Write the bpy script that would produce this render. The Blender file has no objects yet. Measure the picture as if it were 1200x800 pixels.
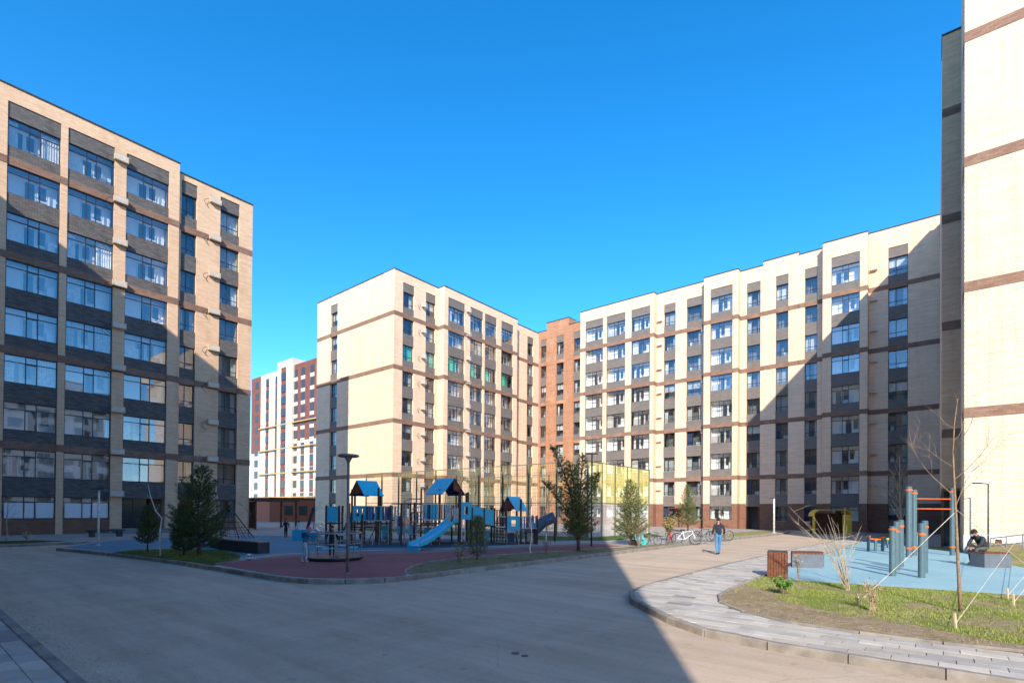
import bpy, math, random
from mathutils import Vector, Matrix, noise
R = math.radians
rnd = random.Random(7)
S = bpy.context.scene
COL = S.collection

# ------------------------------------------------------------------ camera
YAW, PITCH, ROLL, FPX, CX, CY, EYE = 39.316, .4647, .4782, 607.97, 600.0, 592.62, 2.0
_f0 = Vector((math.cos(R(YAW)), math.sin(R(YAW)), 0)); _r0 = Vector((math.sin(R(YAW)), -math.cos(R(YAW)), 0)); _z = Vector((0, 0, 1))
FW = _f0*math.cos(R(PITCH)) + _z*math.sin(R(PITCH)); _u = _z*math.cos(R(PITCH)) - _f0*math.sin(R(PITCH))
RT = _r0*math.cos(R(ROLL)) + _u*math.sin(R(ROLL)); UP = _u*math.cos(R(ROLL)) - _r0*math.sin(R(ROLL))
cd = bpy.data.cameras.new('camera'); cam = bpy.data.objects.new('camera', cd); COL.objects.link(cam)
cam.matrix_world = Matrix(((RT.x, UP.x, -FW.x, 0), (RT.y, UP.y, -FW.y, 0), (RT.z, UP.z, -FW.z, EYE), (0, 0, 0, 1)))
cd.sensor_width = 36; cd.lens = FPX/1200*36; cd.shift_y = (CY-400)/1200; cd.clip_end = 3000; cd.clip_start = .1
S.camera = cam

# ------------------------------------------------------------------ sky, sun, exposure
SUN_EL, SUN_AZ = 28.4, 31.2          # light travels towards +X turned 31.2 degrees to +Y
W = bpy.data.worlds.new('World'); S.world = W; W.use_nodes = True
nt = W.node_tree; nt.nodes.clear()
sky = nt.nodes.new('ShaderNodeTexSky'); sky.sky_type = 'NISHITA'; sky.sun_disc = False
sky.sun_elevation = R(SUN_EL)
_sd = Vector((-math.cos(R(SUN_AZ)), -math.sin(R(SUN_AZ))))      # towards the sun
sky.sun_rotation = math.atan2(_sd.x, _sd.y)
sky.air_density = .92; sky.dust_density = 1.0; sky.ozone_density = 3.0; sky.altitude = 1500
hs = nt.nodes.new('ShaderNodeHueSaturation'); hs.inputs['Saturation'].default_value = 1.33; hs.inputs['Hue'].default_value = .4955
bg = nt.nodes.new('ShaderNodeBackground'); bg.inputs['Strength'].default_value = .15
wo = nt.nodes.new('ShaderNodeOutputWorld')
nt.links.new(sky.outputs[0], hs.inputs['Color']); nt.links.new(hs.outputs[0], bg.inputs[0]); nt.links.new(bg.outputs[0], wo.inputs[0])
sd = bpy.data.lights.new('sun', 'SUN'); sd.energy = 3.0; sd.angle = R(.5); sd.color = (1, .91, .77)
sun = bpy.data.objects.new('sun', sd); COL.objects.link(sun)
_dir = Vector((math.cos(R(SUN_AZ))*math.cos(R(SUN_EL)), math.sin(R(SUN_AZ))*math.cos(R(SUN_EL)), -math.sin(R(SUN_EL))))
sun.rotation_euler = _dir.to_track_quat('-Z', 'Y').to_euler(); sun.location = (-20, -20, 60)
S.view_settings.view_transform = 'Standard'; S.view_settings.look = 'None'
S.view_settings.exposure = 1.38; S.view_settings.gamma = 1; S.view_settings.use_curve_mapping = False

def G(px, py, z=0.0):
    """ground point (height z) of a spot measured in the 1200x800 photograph"""
    r = FW + RT*((px-CX)/FPX) + UP*((CY-py)/FPX)
    t = (z-EYE)/r.z
    return Vector((r.x*t, r.y*t, z))

# ------------------------------------------------------------------ materials
def _nd(t, k, **kw):
    n = t.nodes.new(k)
    for a, b in kw.items(): setattr(n, a, b)
    return n
def base_mat(name, rough=.8, metal=0, spec=.3):
    m = bpy.data.materials.new(name); m.use_nodes = True
    b = m.node_tree.nodes['Principled BSDF']
    b.inputs['Roughness'].default_value = rough; b.inputs['Metallic'].default_value = metal
    b.inputs['Specular IOR Level'].default_value = spec
    return m, m.node_tree, b
def mix(t, fac, a, b, mode='MIX'):
    n = _nd(t, 'ShaderNodeMix', data_type='RGBA', blend_type=mode)
    for i, v in ((0, fac), (6, a), (7, b)):
        if isinstance(v, (int, float)): n.inputs[i].default_value = v
        elif isinstance(v, tuple): n.inputs[i].default_value = v + (1,) if len(v) == 3 else v
        else: t.links.new(v, n.inputs[i])
    return n.outputs[2]
def nz(t, vec, scale, detail=4, rough=.55, lo=.35, hi=.65):
    n = _nd(t, 'ShaderNodeTexNoise'); n.inputs['Scale'].default_value = scale; n.inputs['Detail'].default_value = detail; n.inputs['Roughness'].default_value = rough
    t.links.new(vec, n.inputs['Vector'])
    r = _nd(t, 'ShaderNodeMapRange'); r.inputs[1].default_value = lo; r.inputs[2].default_value = hi
    t.links.new(n.outputs['Fac'], r.inputs[0]); return r.outputs[0]
def pos(t):
    return _nd(t, 'ShaderNodeNewGeometry').outputs['Position']
def scaled(t, v, s):
    m = _nd(t, 'ShaderNodeMapping'); m.inputs['Scale'].default_value = s; t.links.new(v, m.inputs['Vector']); return m.outputs[0]
def bump(t, b, h, st=.3, d=.02):
    n = _nd(t, 'ShaderNodeBump'); n.inputs['Strength'].default_value = st; n.inputs['Distance'].default_value = d
    t.links.new(h, n.inputs['Height']); t.links.new(n.outputs[0], b.inputs['Normal'])
def plain(name, c, rough=.7, metal=0, var=.25, scale=6, spec=.3, rand=0):
    m, t, b = base_mat(name, rough, metal, spec)
    f = nz(t, pos(t), scale)
    o = mix(t, f, tuple(x*(1-var) for x in c), tuple(min(1, x*(1+var*.6)) for x in c))
    if rand:
        oi = _nd(t, 'ShaderNodeObjectInfo'); r = _nd(t, 'ShaderNodeMapRange'); r.inputs[3].default_value = 1-rand; r.inputs[4].default_value = 1+rand
        t.links.new(oi.outputs['Random'], r.inputs[0])
        cb = _nd(t, 'ShaderNodeCombineColor')
        for i in range(3): t.links.new(r.outputs[0], cb.inputs[i])
        o = mix(t, 1.0, o, cb.outputs[0], 'MULTIPLY')
    t.links.new(o, b.inputs['Base Color']); return m
def brick(name, c1, c2, mortar, w=.25, h=.075, msz=.008, blotch=None, rough=.85, bumpst=.4):
    m, t, b = base_mat(name, rough, 0, .2)
    uv = _nd(t, 'ShaderNodeUVMap').outputs[0]
    k = _nd(t, 'ShaderNodeTexBrick'); t.links.new(uv, k.inputs['Vector'])
    k.inputs['Scale'].default_value = 1; k.inputs['Brick Width'].default_value = w; k.inputs['Row Height'].default_value = h
    k.inputs['Mortar Size'].default_value = msz; k.inputs['Mortar Smooth'].default_value = .2; k.inputs['Bias'].default_value = 0
    for i, c in ((1, c1), (2, c2), (3, mortar)): k.inputs[i].default_value = c + (1,)
    p = pos(t); o = k.outputs['Color']
    # courses of slightly different firings, and soft weathering
    f = nz(t, scaled(t, p, (.5, .5, 5)), 1.3, 5, .65, .3, .7)
    o = mix(t, f, mix(t, 1.0, o, (.84, .82, .81), 'MULTIPLY'), mix(t, 1.0, o, (1.08, 1.08, 1.08), 'MULTIPLY'))
    st_ = nz(t, scaled(t, p, (1.2, 1.2, .12)), 1.0, 5, .65, .50, .80)
    o = mix(t, st_, o, mix(t, 1.0, o, (.86, .83, .80), 'MULTIPLY'))
    if blotch:
        f2 = nz(t, p, .55, 4, .7, .52, .8); f3 = mix(t, .35, f2, (0, 0, 0))
        n = _nd(t, 'ShaderNodeMath', operation='MULTIPLY'); n.inputs[1].default_value = .55; t.links.new(f2, n.inputs[0])
        o = mix(t, n.outputs[0], o, blotch)
    t.links.new(o, b.inputs['Base Color'])
    inv = _nd(t, 'ShaderNodeMath', operation='SUBTRACT'); inv.inputs[0].default_value = 1; t.links.new(k.outputs['Fac'], inv.inputs[1])
    bump(t, b, inv.outputs[0], bumpst, .01)
    return m
M = {}
M['cream'] = brick('cream_brick', (.80, .585, .42), (.75, .54, .385), (.67, .49, .355), .30, .10, .010, (.56, .42, .30))
M['cream_near'] = brick('cream_long_brick', (.72, .58, .445), (.68, .54, .41), (.56, .445, .335), .9, .13, .013, (.60, .49, .37), bumpst=.9)
M['tan'] = brick('tan_brick', (.73, .50, .325), (.65, .435, .28), (.57, .40, .275), .30, .10, .010, (.47, .27, .16))
M['brown'] = brick('brown_brick', (.26, .13, .085), (.21, .105, .07), (.17, .10, .08), .30, .10, .01, (.30, .2, .15))
M['belt'] = brick('brown_belt_brick', (.29, .17, .12), (.21, .125, .09), (.18, .12, .095), .30, .10, .01, (.36, .26, .2))
M['orange'] = brick('orange_brick', (.42, .215, .125), (.34, .165, .095), (.34, .21, .145), .30, .10, .01, (.56, .36, .26))
M['grey'] = brick('grey_brick', (.20, .175, .16), (.155, .14, .135), (.13, .12, .115), .30, .10, .012, (.20, .17, .15))
M['dark_grey'] = brick('charcoal_brick', (.165, .15, .14), (.095, .09, .09), (.08, .075, .075), .30, .10, .012, (.13, .11, .10))
M['coping'] = plain('roof_coping', (.05, .05, .055), .5)
M['roof'] = plain('roof_felt', (.12, .12, .12), .9)
M['frame'] = plain('navy_frame', (.018, .026, .045), .4, spec=.5)
M['sill'] = plain('pale_sill', (.6, .6, .58), .5)
M['white'] = plain('white_paint', (.78, .78, .76), .6, var=.06)
M['room'] = plain('room_plaster', (.86, .85, .83), .8, var=.04)
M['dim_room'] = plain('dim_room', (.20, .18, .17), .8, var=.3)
M['curtain'] = plain('curtain', (.62, .60, .57), .9, var=.2, rand=.3)
M['blue_curtain'] = plain('blue_curtain', (.055, .08, .18), .9)
M['green_blind'] = plain('green_blind', (.10, .62, .42), .8)
M['inner_dark'] = plain('inner_dark_glass', (.04, .045, .05), .15, spec=.6)
M['film'] = plain('white_window_film', (.62, .65, .68), .3, var=.05, spec=.5)
def glass(name, base_fac, tint):
    m = bpy.data.materials.new(name); m.use_nodes = True; t = m.node_tree; t.nodes.clear()
    out = _nd(t, 'ShaderNodeOutputMaterial'); mx = _nd(t, 'ShaderNodeMixShader')
    tr = _nd(t, 'ShaderNodeBsdfTransparent'); tr.inputs[0].default_value = tint + (1,)
    gl = _nd(t, 'ShaderNodeBsdfGlossy'); gl.inputs['Roughness'].default_value = .02; gl.inputs[0].default_value = (.92, .95, 1, 1)
    lw0 = _nd(t, 'ShaderNodeLayerWeight'); lw0.inputs[0].default_value = .5; lw = _nd(t, 'ShaderNodeMath', operation='POWER'); lw.inputs[1].default_value = 3.0; t.links.new(lw0.outputs['Facing'], lw.inputs[0])
    a = _nd(t, 'ShaderNodeMath', operation='MULTIPLY_ADD'); a.inputs[1].default_value = .9; a.inputs[2].default_value = base_fac; a.use_clamp = True
    t.links.new(lw.outputs[0], a.inputs[0]); t.links.new(a.outputs[0], mx.inputs[0])
    bp = _nd(t, 'ShaderNodeBump'); bp.inputs['Strength'].default_value = .12; bp.inputs['Distance'].default_value = .02
    n = _nd(t, 'ShaderNodeTexNoise'); n.inputs['Scale'].default_value = .9; n.inputs['Detail'].default_value = 1
    t.links.new(pos(t), n.inputs['Vector']); t.links.new(n.outputs['Fac'], bp.inputs['Height']); t.links.new(bp.outputs[0], gl.inputs['Normal'])
    t.links.new(tr.outputs[0], mx.inputs[1]); t.links.new(gl.outputs[0], mx.inputs[2]); t.links.new(mx.outputs[0], out.inputs[0])
    return m
M['glass'] = glass('window_glass', .14, (.80, .86, .88))
M['glass_clear'] = glass('loggia_glass', .20, (.95, .97, .97))

# ------------------------------------------------------------------ mesh helper
class MB:
    def __init__(s): s.v = []; s.f = []; s.m = []
    def face(s, pts, mi=0):
        n = len(s.v); s.v += [tuple(p) for p in pts]; s.f.append(tuple(range(n, n+len(pts)))); s.m.append(mi)
    def box(s, x0, x1, y0, y1, z0, z1, mi=0, skip=''):
        if x0 > x1: x0, x1 = x1, x0
        if y0 > y1: y0, y1 = y1, y0
        P = [(x0,y0,z0),(x1,y0,z0),(x1,y1,z0),(x0,y1,z0),(x0,y0,z1),(x1,y0,z1),(x1,y1,z1),(x0,y1,z1)]
        n = len(s.v); s.v += P
        for k, q in (('b',(3,2,1,0)),('t',(4,5,6,7)),('f',(0,1,5,4)),('r',(1,2,6,5)),('k',(2,3,7,6)),('l',(3,0,4,7))):
            if k in skip: continue
            s.f.append(tuple(n+i for i in q)); s.m.append(mi)
        return s
    def obox(s, c, ax, ay, az, mi=0):
        """box with centre c and half-axis vectors"""
        c, ax, ay, az = map(Vector, (c, ax, ay, az)); n = len(s.v)
        for k in ((-1,-1,-1),(1,-1,-1),(1,1,-1),(-1,1,-1),(-1,-1,1),(1,-1,1),(1,1,1),(-1,1,1)):
            s.v.append(tuple(c+ax*k[0]+ay*k[1]+az*k[2]))
        for q in ((3,2,1,0),(4,5,6,7),(0,1,5,4),(1,2,6,5),(2,3,7,6),(3,0,4,7)):
            s.f.append(tuple(n+i for i in q)); s.m.append(mi)
        return s
    def tube(s, pts, rad, n=6, mi=0, cap=True):
        pts = [Vector(p) for p in pts]
        if isinstance(rad, (int, float)): rad = [rad]*len(pts)
        rings = []; prev = None
        for i, p in enumerate(pts):
            d = (pts[min(i+1, len(pts)-1)] - pts[max(i-1, 0)])
            if d.length < 1e-9: d = Vector((0, 0, 1))
            d.normalize()
            if prev is None:
                a = d.orthogonal().normalized()
            else:
                a = prev - d*prev.dot(d)
                a = a.normalized() if a.length > 1e-6 else d.orthogonal().normalized()
            prev = a; b = d.cross(a); k = len(s.v)
            for j in range(n):
                t = 2*math.pi*j/n; s.v.append(tuple(p + (a*math.cos(t)+b*math.sin(t))*rad[i]))
            rings.append(k)
        for i in range(len(rings)-1):
            for j in range(n):
                s.f.append((rings[i]+j, rings[i]+(j+1) % n, rings[i+1]+(j+1) % n, rings[i+1]+j)); s.m.append(mi)
        if cap:
            s.f.append(tuple(rings[0]+j for j in reversed(range(n)))); s.m.append(mi)
            s.f.append(tuple(rings[-1]+j for j in range(n))); s.m.append(mi)
        return s
    def lathe(s, prof, c=(0, 0, 0), n=16, mi=0):
        k = len(s.v)
        for r, z in prof:
            for j in range(n):
                t = 2*math.pi*j/n; s.v.append((c[0]+r*math.cos(t), c[1]+r*math.sin(t), c[2]+z))
        for i in range(len(prof)-1):
            for j in range(n):
                s.f.append((k+i*n+j, k+i*n+(j+1) % n, k+(i+1)*n+(j+1) % n, k+(i+1)*n+j)); s.m.append(mi)
        s.f.append(tuple(k+j for j in reversed(range(n)))); s.m.append(mi)
        s.f.append(tuple(k+(len(prof)-1)*n+j for j in range(n))); s.m.append(mi)
        return s
    def prism(s, poly, z0, z1, mi=0, side=None):
        n = len(poly); k = len(s.v)
        ar = sum(poly[i][0]*poly[(i+1) % n][1]-poly[(i+1) % n][0]*poly[i][1] for i in range(n))
        if ar < 0: poly = list(reversed(poly))
        s.v += [(p[0], p[1], z0) for p in poly] + [(p[0], p[1], z1) for p in poly]
        s.f.append(tuple(k+n+i for i in range(n))); s.m.append(mi)
        for i in range(n):
            j = (i+1) % n; s.f.append((k+i, k+j, k+n+j, k+n+i)); s.m.append(mi if side is None else side)
        return s
    def mesh(s, name, mats, smooth=False):
        me = bpy.data.meshes.new(name); me.from_pydata(s.v, [], s.f)
        if not isinstance(mats, (list, tuple)): mats = [mats]
        for m in mats: me.materials.append(m)
        me.polygons.foreach_set('material_index', s.m)
        if smooth: me.polygons.foreach_set('use_smooth', [True]*len(s.f))
        uvl = me.uv_layers.new(name='UVMap'); me.update()
        vs = me.vertices; data = []
        for p in me.polygons:
            nx, ny, nzz = abs(p.normal.x), abs(p.normal.y), abs(p.normal.z)
            for li in p.loop_indices:
                c = vs[me.loops[li].vertex_index].co
                if nzz > nx and nzz > ny: data += [c.x, c.y]
                elif nx > ny: data += [c.y, c.z]
                else: data += [c.x, c.z]
        uvl.data.foreach_set('uv', data)
        return me
    def build(s, name, mats, parent=None, loc=None, rz=0, smooth=False):
        return place(name, s.mesh(name, mats, smooth), parent, loc, rz)
def place(name, me, parent=None, loc=None, rz=0):
    o = bpy.data.objects.new(name, me); COL.objects.link(o)
    if parent is not None: o.parent = parent
    if loc is not None: o.location = loc
    if rz: o.rotation_euler = (0, 0, rz)
    return o
def tag(o, label=None, cat=None, group=None, kind=None):
    if label: o['label'] = label
    if cat: o['category'] = cat
    if group: o['group'] = group
    if kind: o['kind'] = kind
    return o
def thing(name, label, cat, loc=(0, 0, 0), rz=0, group=None):
    o = place(name, None, None, loc, rz); return tag(o, label, cat, group)
def kids(o): return list(o.children)
def copy_thing(o, loc, rz=None, label=None, parent=None):
    c = o.copy(); COL.objects.link(c)
    if parent is not None: c.parent = parent
    else:
        c.location = loc
        if rz is not None: c.rotation_euler = (0, 0, rz)
        if label: c['label'] = label
    for k in kids(o): copy_thing(k, None, parent=c)
    return c

# ------------------------------------------------------------------ ground surfaces
def asphalt():
    m, t, b = base_mat('asphalt', .9, 0, .2); p = pos(t)
    c = mix(t, nz(t, p, .22, 5, .6, .35, .65), (.53, .405, .30), (.59, .46, .345))
    c = mix(t, nz(t, scaled(t, p, (.12, 1.1, 1)), .9, 5, .6, .45, .75), c, (.60, .485, .38))
    c = mix(t, nz(t, p, 1.6, 6, .7, .62, .85), c, (.34, .26, .20))
    c = mix(t, nz(t, scaled(t, p, (1, .05, 1)), 1.5, 4, .6, .55, .8), c, mix(t, 1.0, c, (.86, .85, .84), 'MULTIPLY'))
    c = mix(t, nz(t, p, 14, 4, .7, .55, .75), c, mix(t, 1.0, c, (.84, .83, .82), 'MULTIPLY'))
    c = mix(t, nz(t, p, 90, 2, .6, .3, .7), mix(t, 1.0, c, (.86, .86, .86), 'MULTIPLY'), mix(t, 1.0, c, (1.1, 1.1, 1.1), 'MULTIPLY'))
    v = _nd(t, 'ShaderNodeTexVoronoi', feature='DISTANCE_TO_EDGE'); v.inputs['Scale'].default_value = .16
    wv = _nd(t, 'ShaderNodeTexNoise'); wv.inputs['Scale'].default_value = .9; wv.inputs['Detail'].default_value = 6; t.links.new(p, wv.inputs['Vector'])
    t.links.new(mix(t, .35, p, wv.outputs['Color'], 'ADD'), v.inputs['Vector'])
    lt = _nd(t, 'ShaderNodeMath', operation='LESS_THAN'); lt.inputs[1].default_value = .0010; t.links.new(v.outputs['Distance'], lt.inputs[0])
    c = mix(t, lt.outputs[0], c, mix(t, 1.0, c, (.84, .83, .82), 'MULTIPLY'))
    c = mix(t, nz(t, p, 3.3, 3, .5, .66, .74), c, mix(t, 1.0, c, (.74, .73, .72), 'MULTIPLY'))
    c = mix(t, nz(t, scaled(t, p, (1.6, .22, 1)), .8, 6, .7, .42, .62), mix(t, 1.0, c, (.83, .825, .82), 'MULTIPLY'), c)
    c = mix(t, nz(t, p, 28, 4, .75, .40, .60), mix(t, 1.0, c, (.88, .88, .88), 'MULTIPLY'), c)
    sand = nz(t, scaled(t, p, (1, .35, 1)), .6, 6, .7, .55, .75)
    c = mix(t, sand, c, mix(t, .4, c, (.50, .41, .31)))
    t.links.new(c, b.inputs['Base Color']); bump(t, b, nz(t, p, 120, 3), .35, .006); return m
def rubber(name, c, d):
    m, t, b = base_mat(name, .85, 0, .2); p = pos(t)
    o = mix(t, nz(t, p, .5, 5, .6), c, d); o = mix(t, nz(t, p, 60, 2), mix(t, 1.0, o, (.8, .8, .8), 'MULTIPLY'), o)
    t.links.new(o, b.inputs['Base Color']); bump(t, b, nz(t, p, 90, 2), .3, .006); return m
def soil_grass(name, green, dry, bias, scale=.7):
    m, t, b = base_mat(name, .95, 0, .1); p = pos(t)
    f = nz(t, p, scale, 6, .65, bias-.10, bias+.10)
    g = mix(t, nz(t, p, 9, 4), green, tuple(x*1.5 for x in green))
    d = mix(t, nz(t, p, 6, 5, .7), dry, tuple(x*.62 for x in dry))
    t.links.new(mix(t, f, d, g), b.inputs['Base Color']); bump(t, b, nz(t, p, 14, 5, .7), .8, .05); return m
def paving(name, c1, c2, w, h):
    m, t, b = base_mat(name, .85, 0, .2); p = pos(t)
    k = _nd(t, 'ShaderNodeTexBrick'); t.links.new(p, k.inputs['Vector']); k.inputs['Scale'].default_value = 1
    k.inputs['Brick Width'].default_value = w; k.inputs['Row Height'].default_value = h; k.inputs['Mortar Size'].default_value = .008
    for i, c in ((1, c1), (2, c2), (3, tuple(x*.6 for x in c1))): k.inputs[i].default_value = c + (1,)
    t.links.new(mix(t, nz(t, p, .8, 5), mix(t, 1.0, k.outputs[0], (.85, .84, .82), 'MULTIPLY'), k.outputs[0]), b.inputs['Base Color']); return m
M['asphalt'] = asphalt()
M['blue_rubber'] = rubber('blue_rubber', (.11, .22, .28), (.14, .27, .33))
M['dark_blue_rubber'] = rubber('dark_blue_rubber', (.035, .085, .13), (.05, .11, .16))
M['red_rubber'] = rubber('maroon_rubber', (.27, .085, .09), (.34, .12, .115))
M['salmon_rubber'] = rubber('faded_salmon_rubber', (.36, .20, .17), (.30, .16, .14))
M['aqua_rubber'] = rubber('aqua_rubber', (.25, .42, .47), (.29, .47, .52))
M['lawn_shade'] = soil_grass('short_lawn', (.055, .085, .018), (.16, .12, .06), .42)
M['sandy'] = soil_grass('sandy_grass', (.11, .12, .035), (.34, .26, .17), .58)
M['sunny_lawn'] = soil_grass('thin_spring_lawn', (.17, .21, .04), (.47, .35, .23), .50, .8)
M['bare_soil'] = soil_grass('bare_dry_soil', (.20, .17, .07), (.46, .34, .23), .60, 1.3)
M['turf'] = soil_grass('court_turf', (.07, .12, .03), (.18, .18, .07), .42)
M['pave'] = paving('pale_paving', (.40, .37, .34), (.34, .32, .30), .4, .2)
M['kerb'] = plain('kerb_concrete', (.25, .22, .19), .9, var=.3, scale=3, rand=.12)
M['far_ground'] = plain('far_ground', (.26, .23, .19), .95, var=.3, scale=.05)
g = MB(); g.face([(-900, -900, -.03), (900, -900, -.03), (900, 900, -.03), (-900, 900, -.03)])
tag(g.build('ground', M['far_ground']), kind='structure')
g = MB(); g.face([(-7, -60, 0), (120, -60, 0), (120, 100, 0), (-7, 100, 0)])
tag(g.build('road', M['asphalt'], smooth=False), kind='structure')
ZP = .12
def sheet(name, pts, m, lvl, z0=None):
    g = MB(); g.prism([tuple(p[:2]) for p in pts], (ZP-.1) if z0 is None else z0, ZP+.004*lvl)
    return tag(g.build(name, m), kind='structure')
def GP(*a): return [tuple(G(x, y, ZP)[:2]) for x, y in a]
def arc(c, r, a0, a1, n=8): return [(c[0]+r*math.cos(R(a0+(a1-a0)*i/n)), c[1]+r*math.sin(R(a0+(a1-a0)*i/n))) for i in range(n+1)]
# play island: straight kerb along the west road, rounded corner, straight kerb along the south road
KERB_MAIN = [(5.2, 30.9), (5.75, 28.2), (6.3, 24.6), (6.75, 20.5), (6.9, 17.5), (6.98, 15.2)] + arc((9.6, 14.1), 2.55, 180, 270, 8)[1:] + [(12.5, 11.6), (20.6, 11.5), (23.5, 11.55), (30, 11.5), (40, 11.4), (50, 11.0), (56.0, 11.1)]
island = KERB_MAIN + [(59.0, 12.5), (61, 15), (61, 47), (38, 46.9), (30, 60), (22, 60), (21, 46), (21, 38.5), (9.5, 38.5), (7.0, 34.5)]
sheet('play_area_pavement', island, M['pave'], 0, z0=-.05)
sheet('blue_rubber_surface', [(5.5, 31), (7.3, 34.2), (9.2, 36.5), (13, 37.4), (16, 36.8), (18.6, 33.2), (20, 30), (21.5, 27.4), (24.7, 22.8), (24.4, 20.4), (22.5, 18.0), (17.8, 18.6), (13.6, 20.6), (10.6, 21.2), (9.2, 20.6), (7.05, 19.4), (6.6, 24.7), (5.95, 28.4)], M['blue_rubber'], 1)
sheet('dark_blue_rubber_surface', [(14.0, 22.5), (16.0, 28.5), (19.5, 27.4), (24.4, 22.6), (24.2, 18.7), (22.2, 17.8), (18.0, 19.0)], M['dark_blue_rubber'], 2)
sheet('salmon_rubber_surface', GP((300, 654), (330, 650.5), (380, 646.5), (440, 645), (520, 643.5), (600, 641), (690, 636), (735, 639.5), (690, 642), (600, 648), (500, 652), (380, 657)), M['salmon_rubber'], 2)
sheet('maroon_rubber_surface', [(7.12, 18.4), (8.5, 19.3), (10.0, 19.2), (12.4, 18.6), (14.4, 17.4), (17.5, 16.4), (21, 15.6), (25.0, 14.9), (25, 12.7), (23.2, 13.0), (17.9, 14.0), (15, 14.3), (12.8, 14.2), (11.4, 13.6), (10.1, 12.5), (9.55, 11.72)] + [(9.0, 11.8), (8.1, 12.3), (7.45, 13.2), (7.16, 14.4)], M['red_rubber'], 3)
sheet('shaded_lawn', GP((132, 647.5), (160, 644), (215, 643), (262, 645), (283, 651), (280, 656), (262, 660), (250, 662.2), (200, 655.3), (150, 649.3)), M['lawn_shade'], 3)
sheet('sandy_verge', [(9.75, 11.75), (10.2, 12.5), (11.5, 13.5), (12.9, 14.1), (15, 14.2), (17.9, 13.9), (23, 12.9), (25, 12.55), (30, 12.3), (30, 11.7), (12.5, 11.78)], M['sandy'], 4)
sheet('court_turf', [(26.8, 18.6), (29.5, 16.2), (38, 16.0), (41.5, 18.9), (31.6, 18.9), (31.6, 44), (26.8, 44)], M['turf'], 1)
sheet('court_floor', [(31.9, 19.3), (41, 19.3), (41, 45), (31.9, 45)], M['pave'], 2)
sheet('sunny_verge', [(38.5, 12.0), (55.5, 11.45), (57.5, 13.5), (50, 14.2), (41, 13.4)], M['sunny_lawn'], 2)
# left building frontage
sheet('frontage_pavement', [(-7, 35.6), (3.8, 35.2), (8.6, 35.5), (9.6, 36.9), (9.6, 38.5), (20.9, 38.5), (20.9, 60), (-7, 60)], M['pave'], 0.5, z0=-.05)
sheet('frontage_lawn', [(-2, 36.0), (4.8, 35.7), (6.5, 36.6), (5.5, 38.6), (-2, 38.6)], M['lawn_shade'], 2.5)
sheet('entrance_road', [(56.2, 5), (62, 5), (62, 12), (59, 12.2)], M['pave'], -.5, z0=-.05)
# south east block: walkway, lawn, exercise pad
WALK_OUT = [(8.25, -14), (8.22, .9), (8.27, 2.2), (8.42, 2.8), (8.68, 3.3), (9.05, 3.75), (9.5, 4.2), (10.0, 4.75), (10.45, 5.15), (11.0, 5.48), (11.7, 5.68), (13, 5.8), (20, 5.9), (30, 5.7), (48, 5.0)]
WALK_IN = [(48, 3.8), (30, 3.9), (17.3, 3.92), (15.2, 3.95), (12.2, 3.85), (11.2, 3.55), (10.5, 3.05), (9.95, 2.2), (9.72, 1.3), (9.75, 0), (10.0, -1.2), (10.4, -3), (10.6, -14)]
walk_poly = WALK_OUT + WALK_IN
block = WALK_OUT + [(62, 4.9), (62, -14)]
g = MB(); g.prism([tuple(p) for p in block], -.05, ZP-.05); tag(g.build('southeast_block_base', M['pave']), kind='structure')
sheet('sunny_lawn', list(reversed(WALK_IN))[0:] + [(62, 3.7), (62, -14)], M['sunny_lawn'], 0)
sheet('exercise_pad', GP((925, 678.8), (1120, 691.5), (1192, 696.5), (1215, 698)) + [(24.5, -2.6), (26.5, -2.2), (28.6, -1.9), (33.2, -1.2), (36, .6), (47, 3.2), (47, 3.8), (20, 3.9), (17.25, 3.85)], M['aqua_rubber'], 1)
sheet('entrance_apron', [(38.3, -1.1), (38.3, .8), (47.2, 3), (62, 3), (62, -8), (45, -8)], M['pave'], 1)

def inside(p, poly):
    c = False; n = len(poly); j = n-1
    for i in range(n):
        if (poly[i][1] > p[1]) != (poly[j][1] > p[1]) and p[0] < (poly[j][0]-poly[i][0])*(p[1]-poly[i][1])/(poly[j][1]-poly[i][1])+poly[i][0]: c = not c
        j = i
    return c
def clip(poly, x0, x1, y0, y1):
    def cut(ps, ins, inter):
        out = []
        for i in range(len(ps)):
            a, b = ps[i-1], ps[i]
            if ins(b):
                if not ins(a): out.append(inter(a, b))
                out.append(b)
            elif ins(a): out.append(inter(a, b))
        return out
    fx = lambda X: (lambda a, b: (X, a[1]+(b[1]-a[1])*(X-a[0])/(b[0]-a[0])))
    fy = lambda Y: (lambda a, b: (a[0]+(b[0]-a[0])*(Y-a[1])/(b[1]-a[1]), Y))
    for ins, it in ((lambda p: p[0] >= x0, fx(x0)), (lambda p: p[0] <= x1, fx(x1)), (lambda p: p[1] >= y0, fy(y0)), (lambda p: p[1] <= y1, fy(y1))):
        poly = cut(poly, ins, it)
        if len(poly) < 3: return []
    return poly
def offset(path, d):
    out = []
    for i, p in enumerate(path):
        a = Vector(path[max(0, i-1)][:2]); b = Vector(path[min(len(path)-1, i+1)][:2]); t = (b-a).normalized()
        out.append((p[0]-t.y*d, p[1]+t.x*d))
    return out
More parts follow.
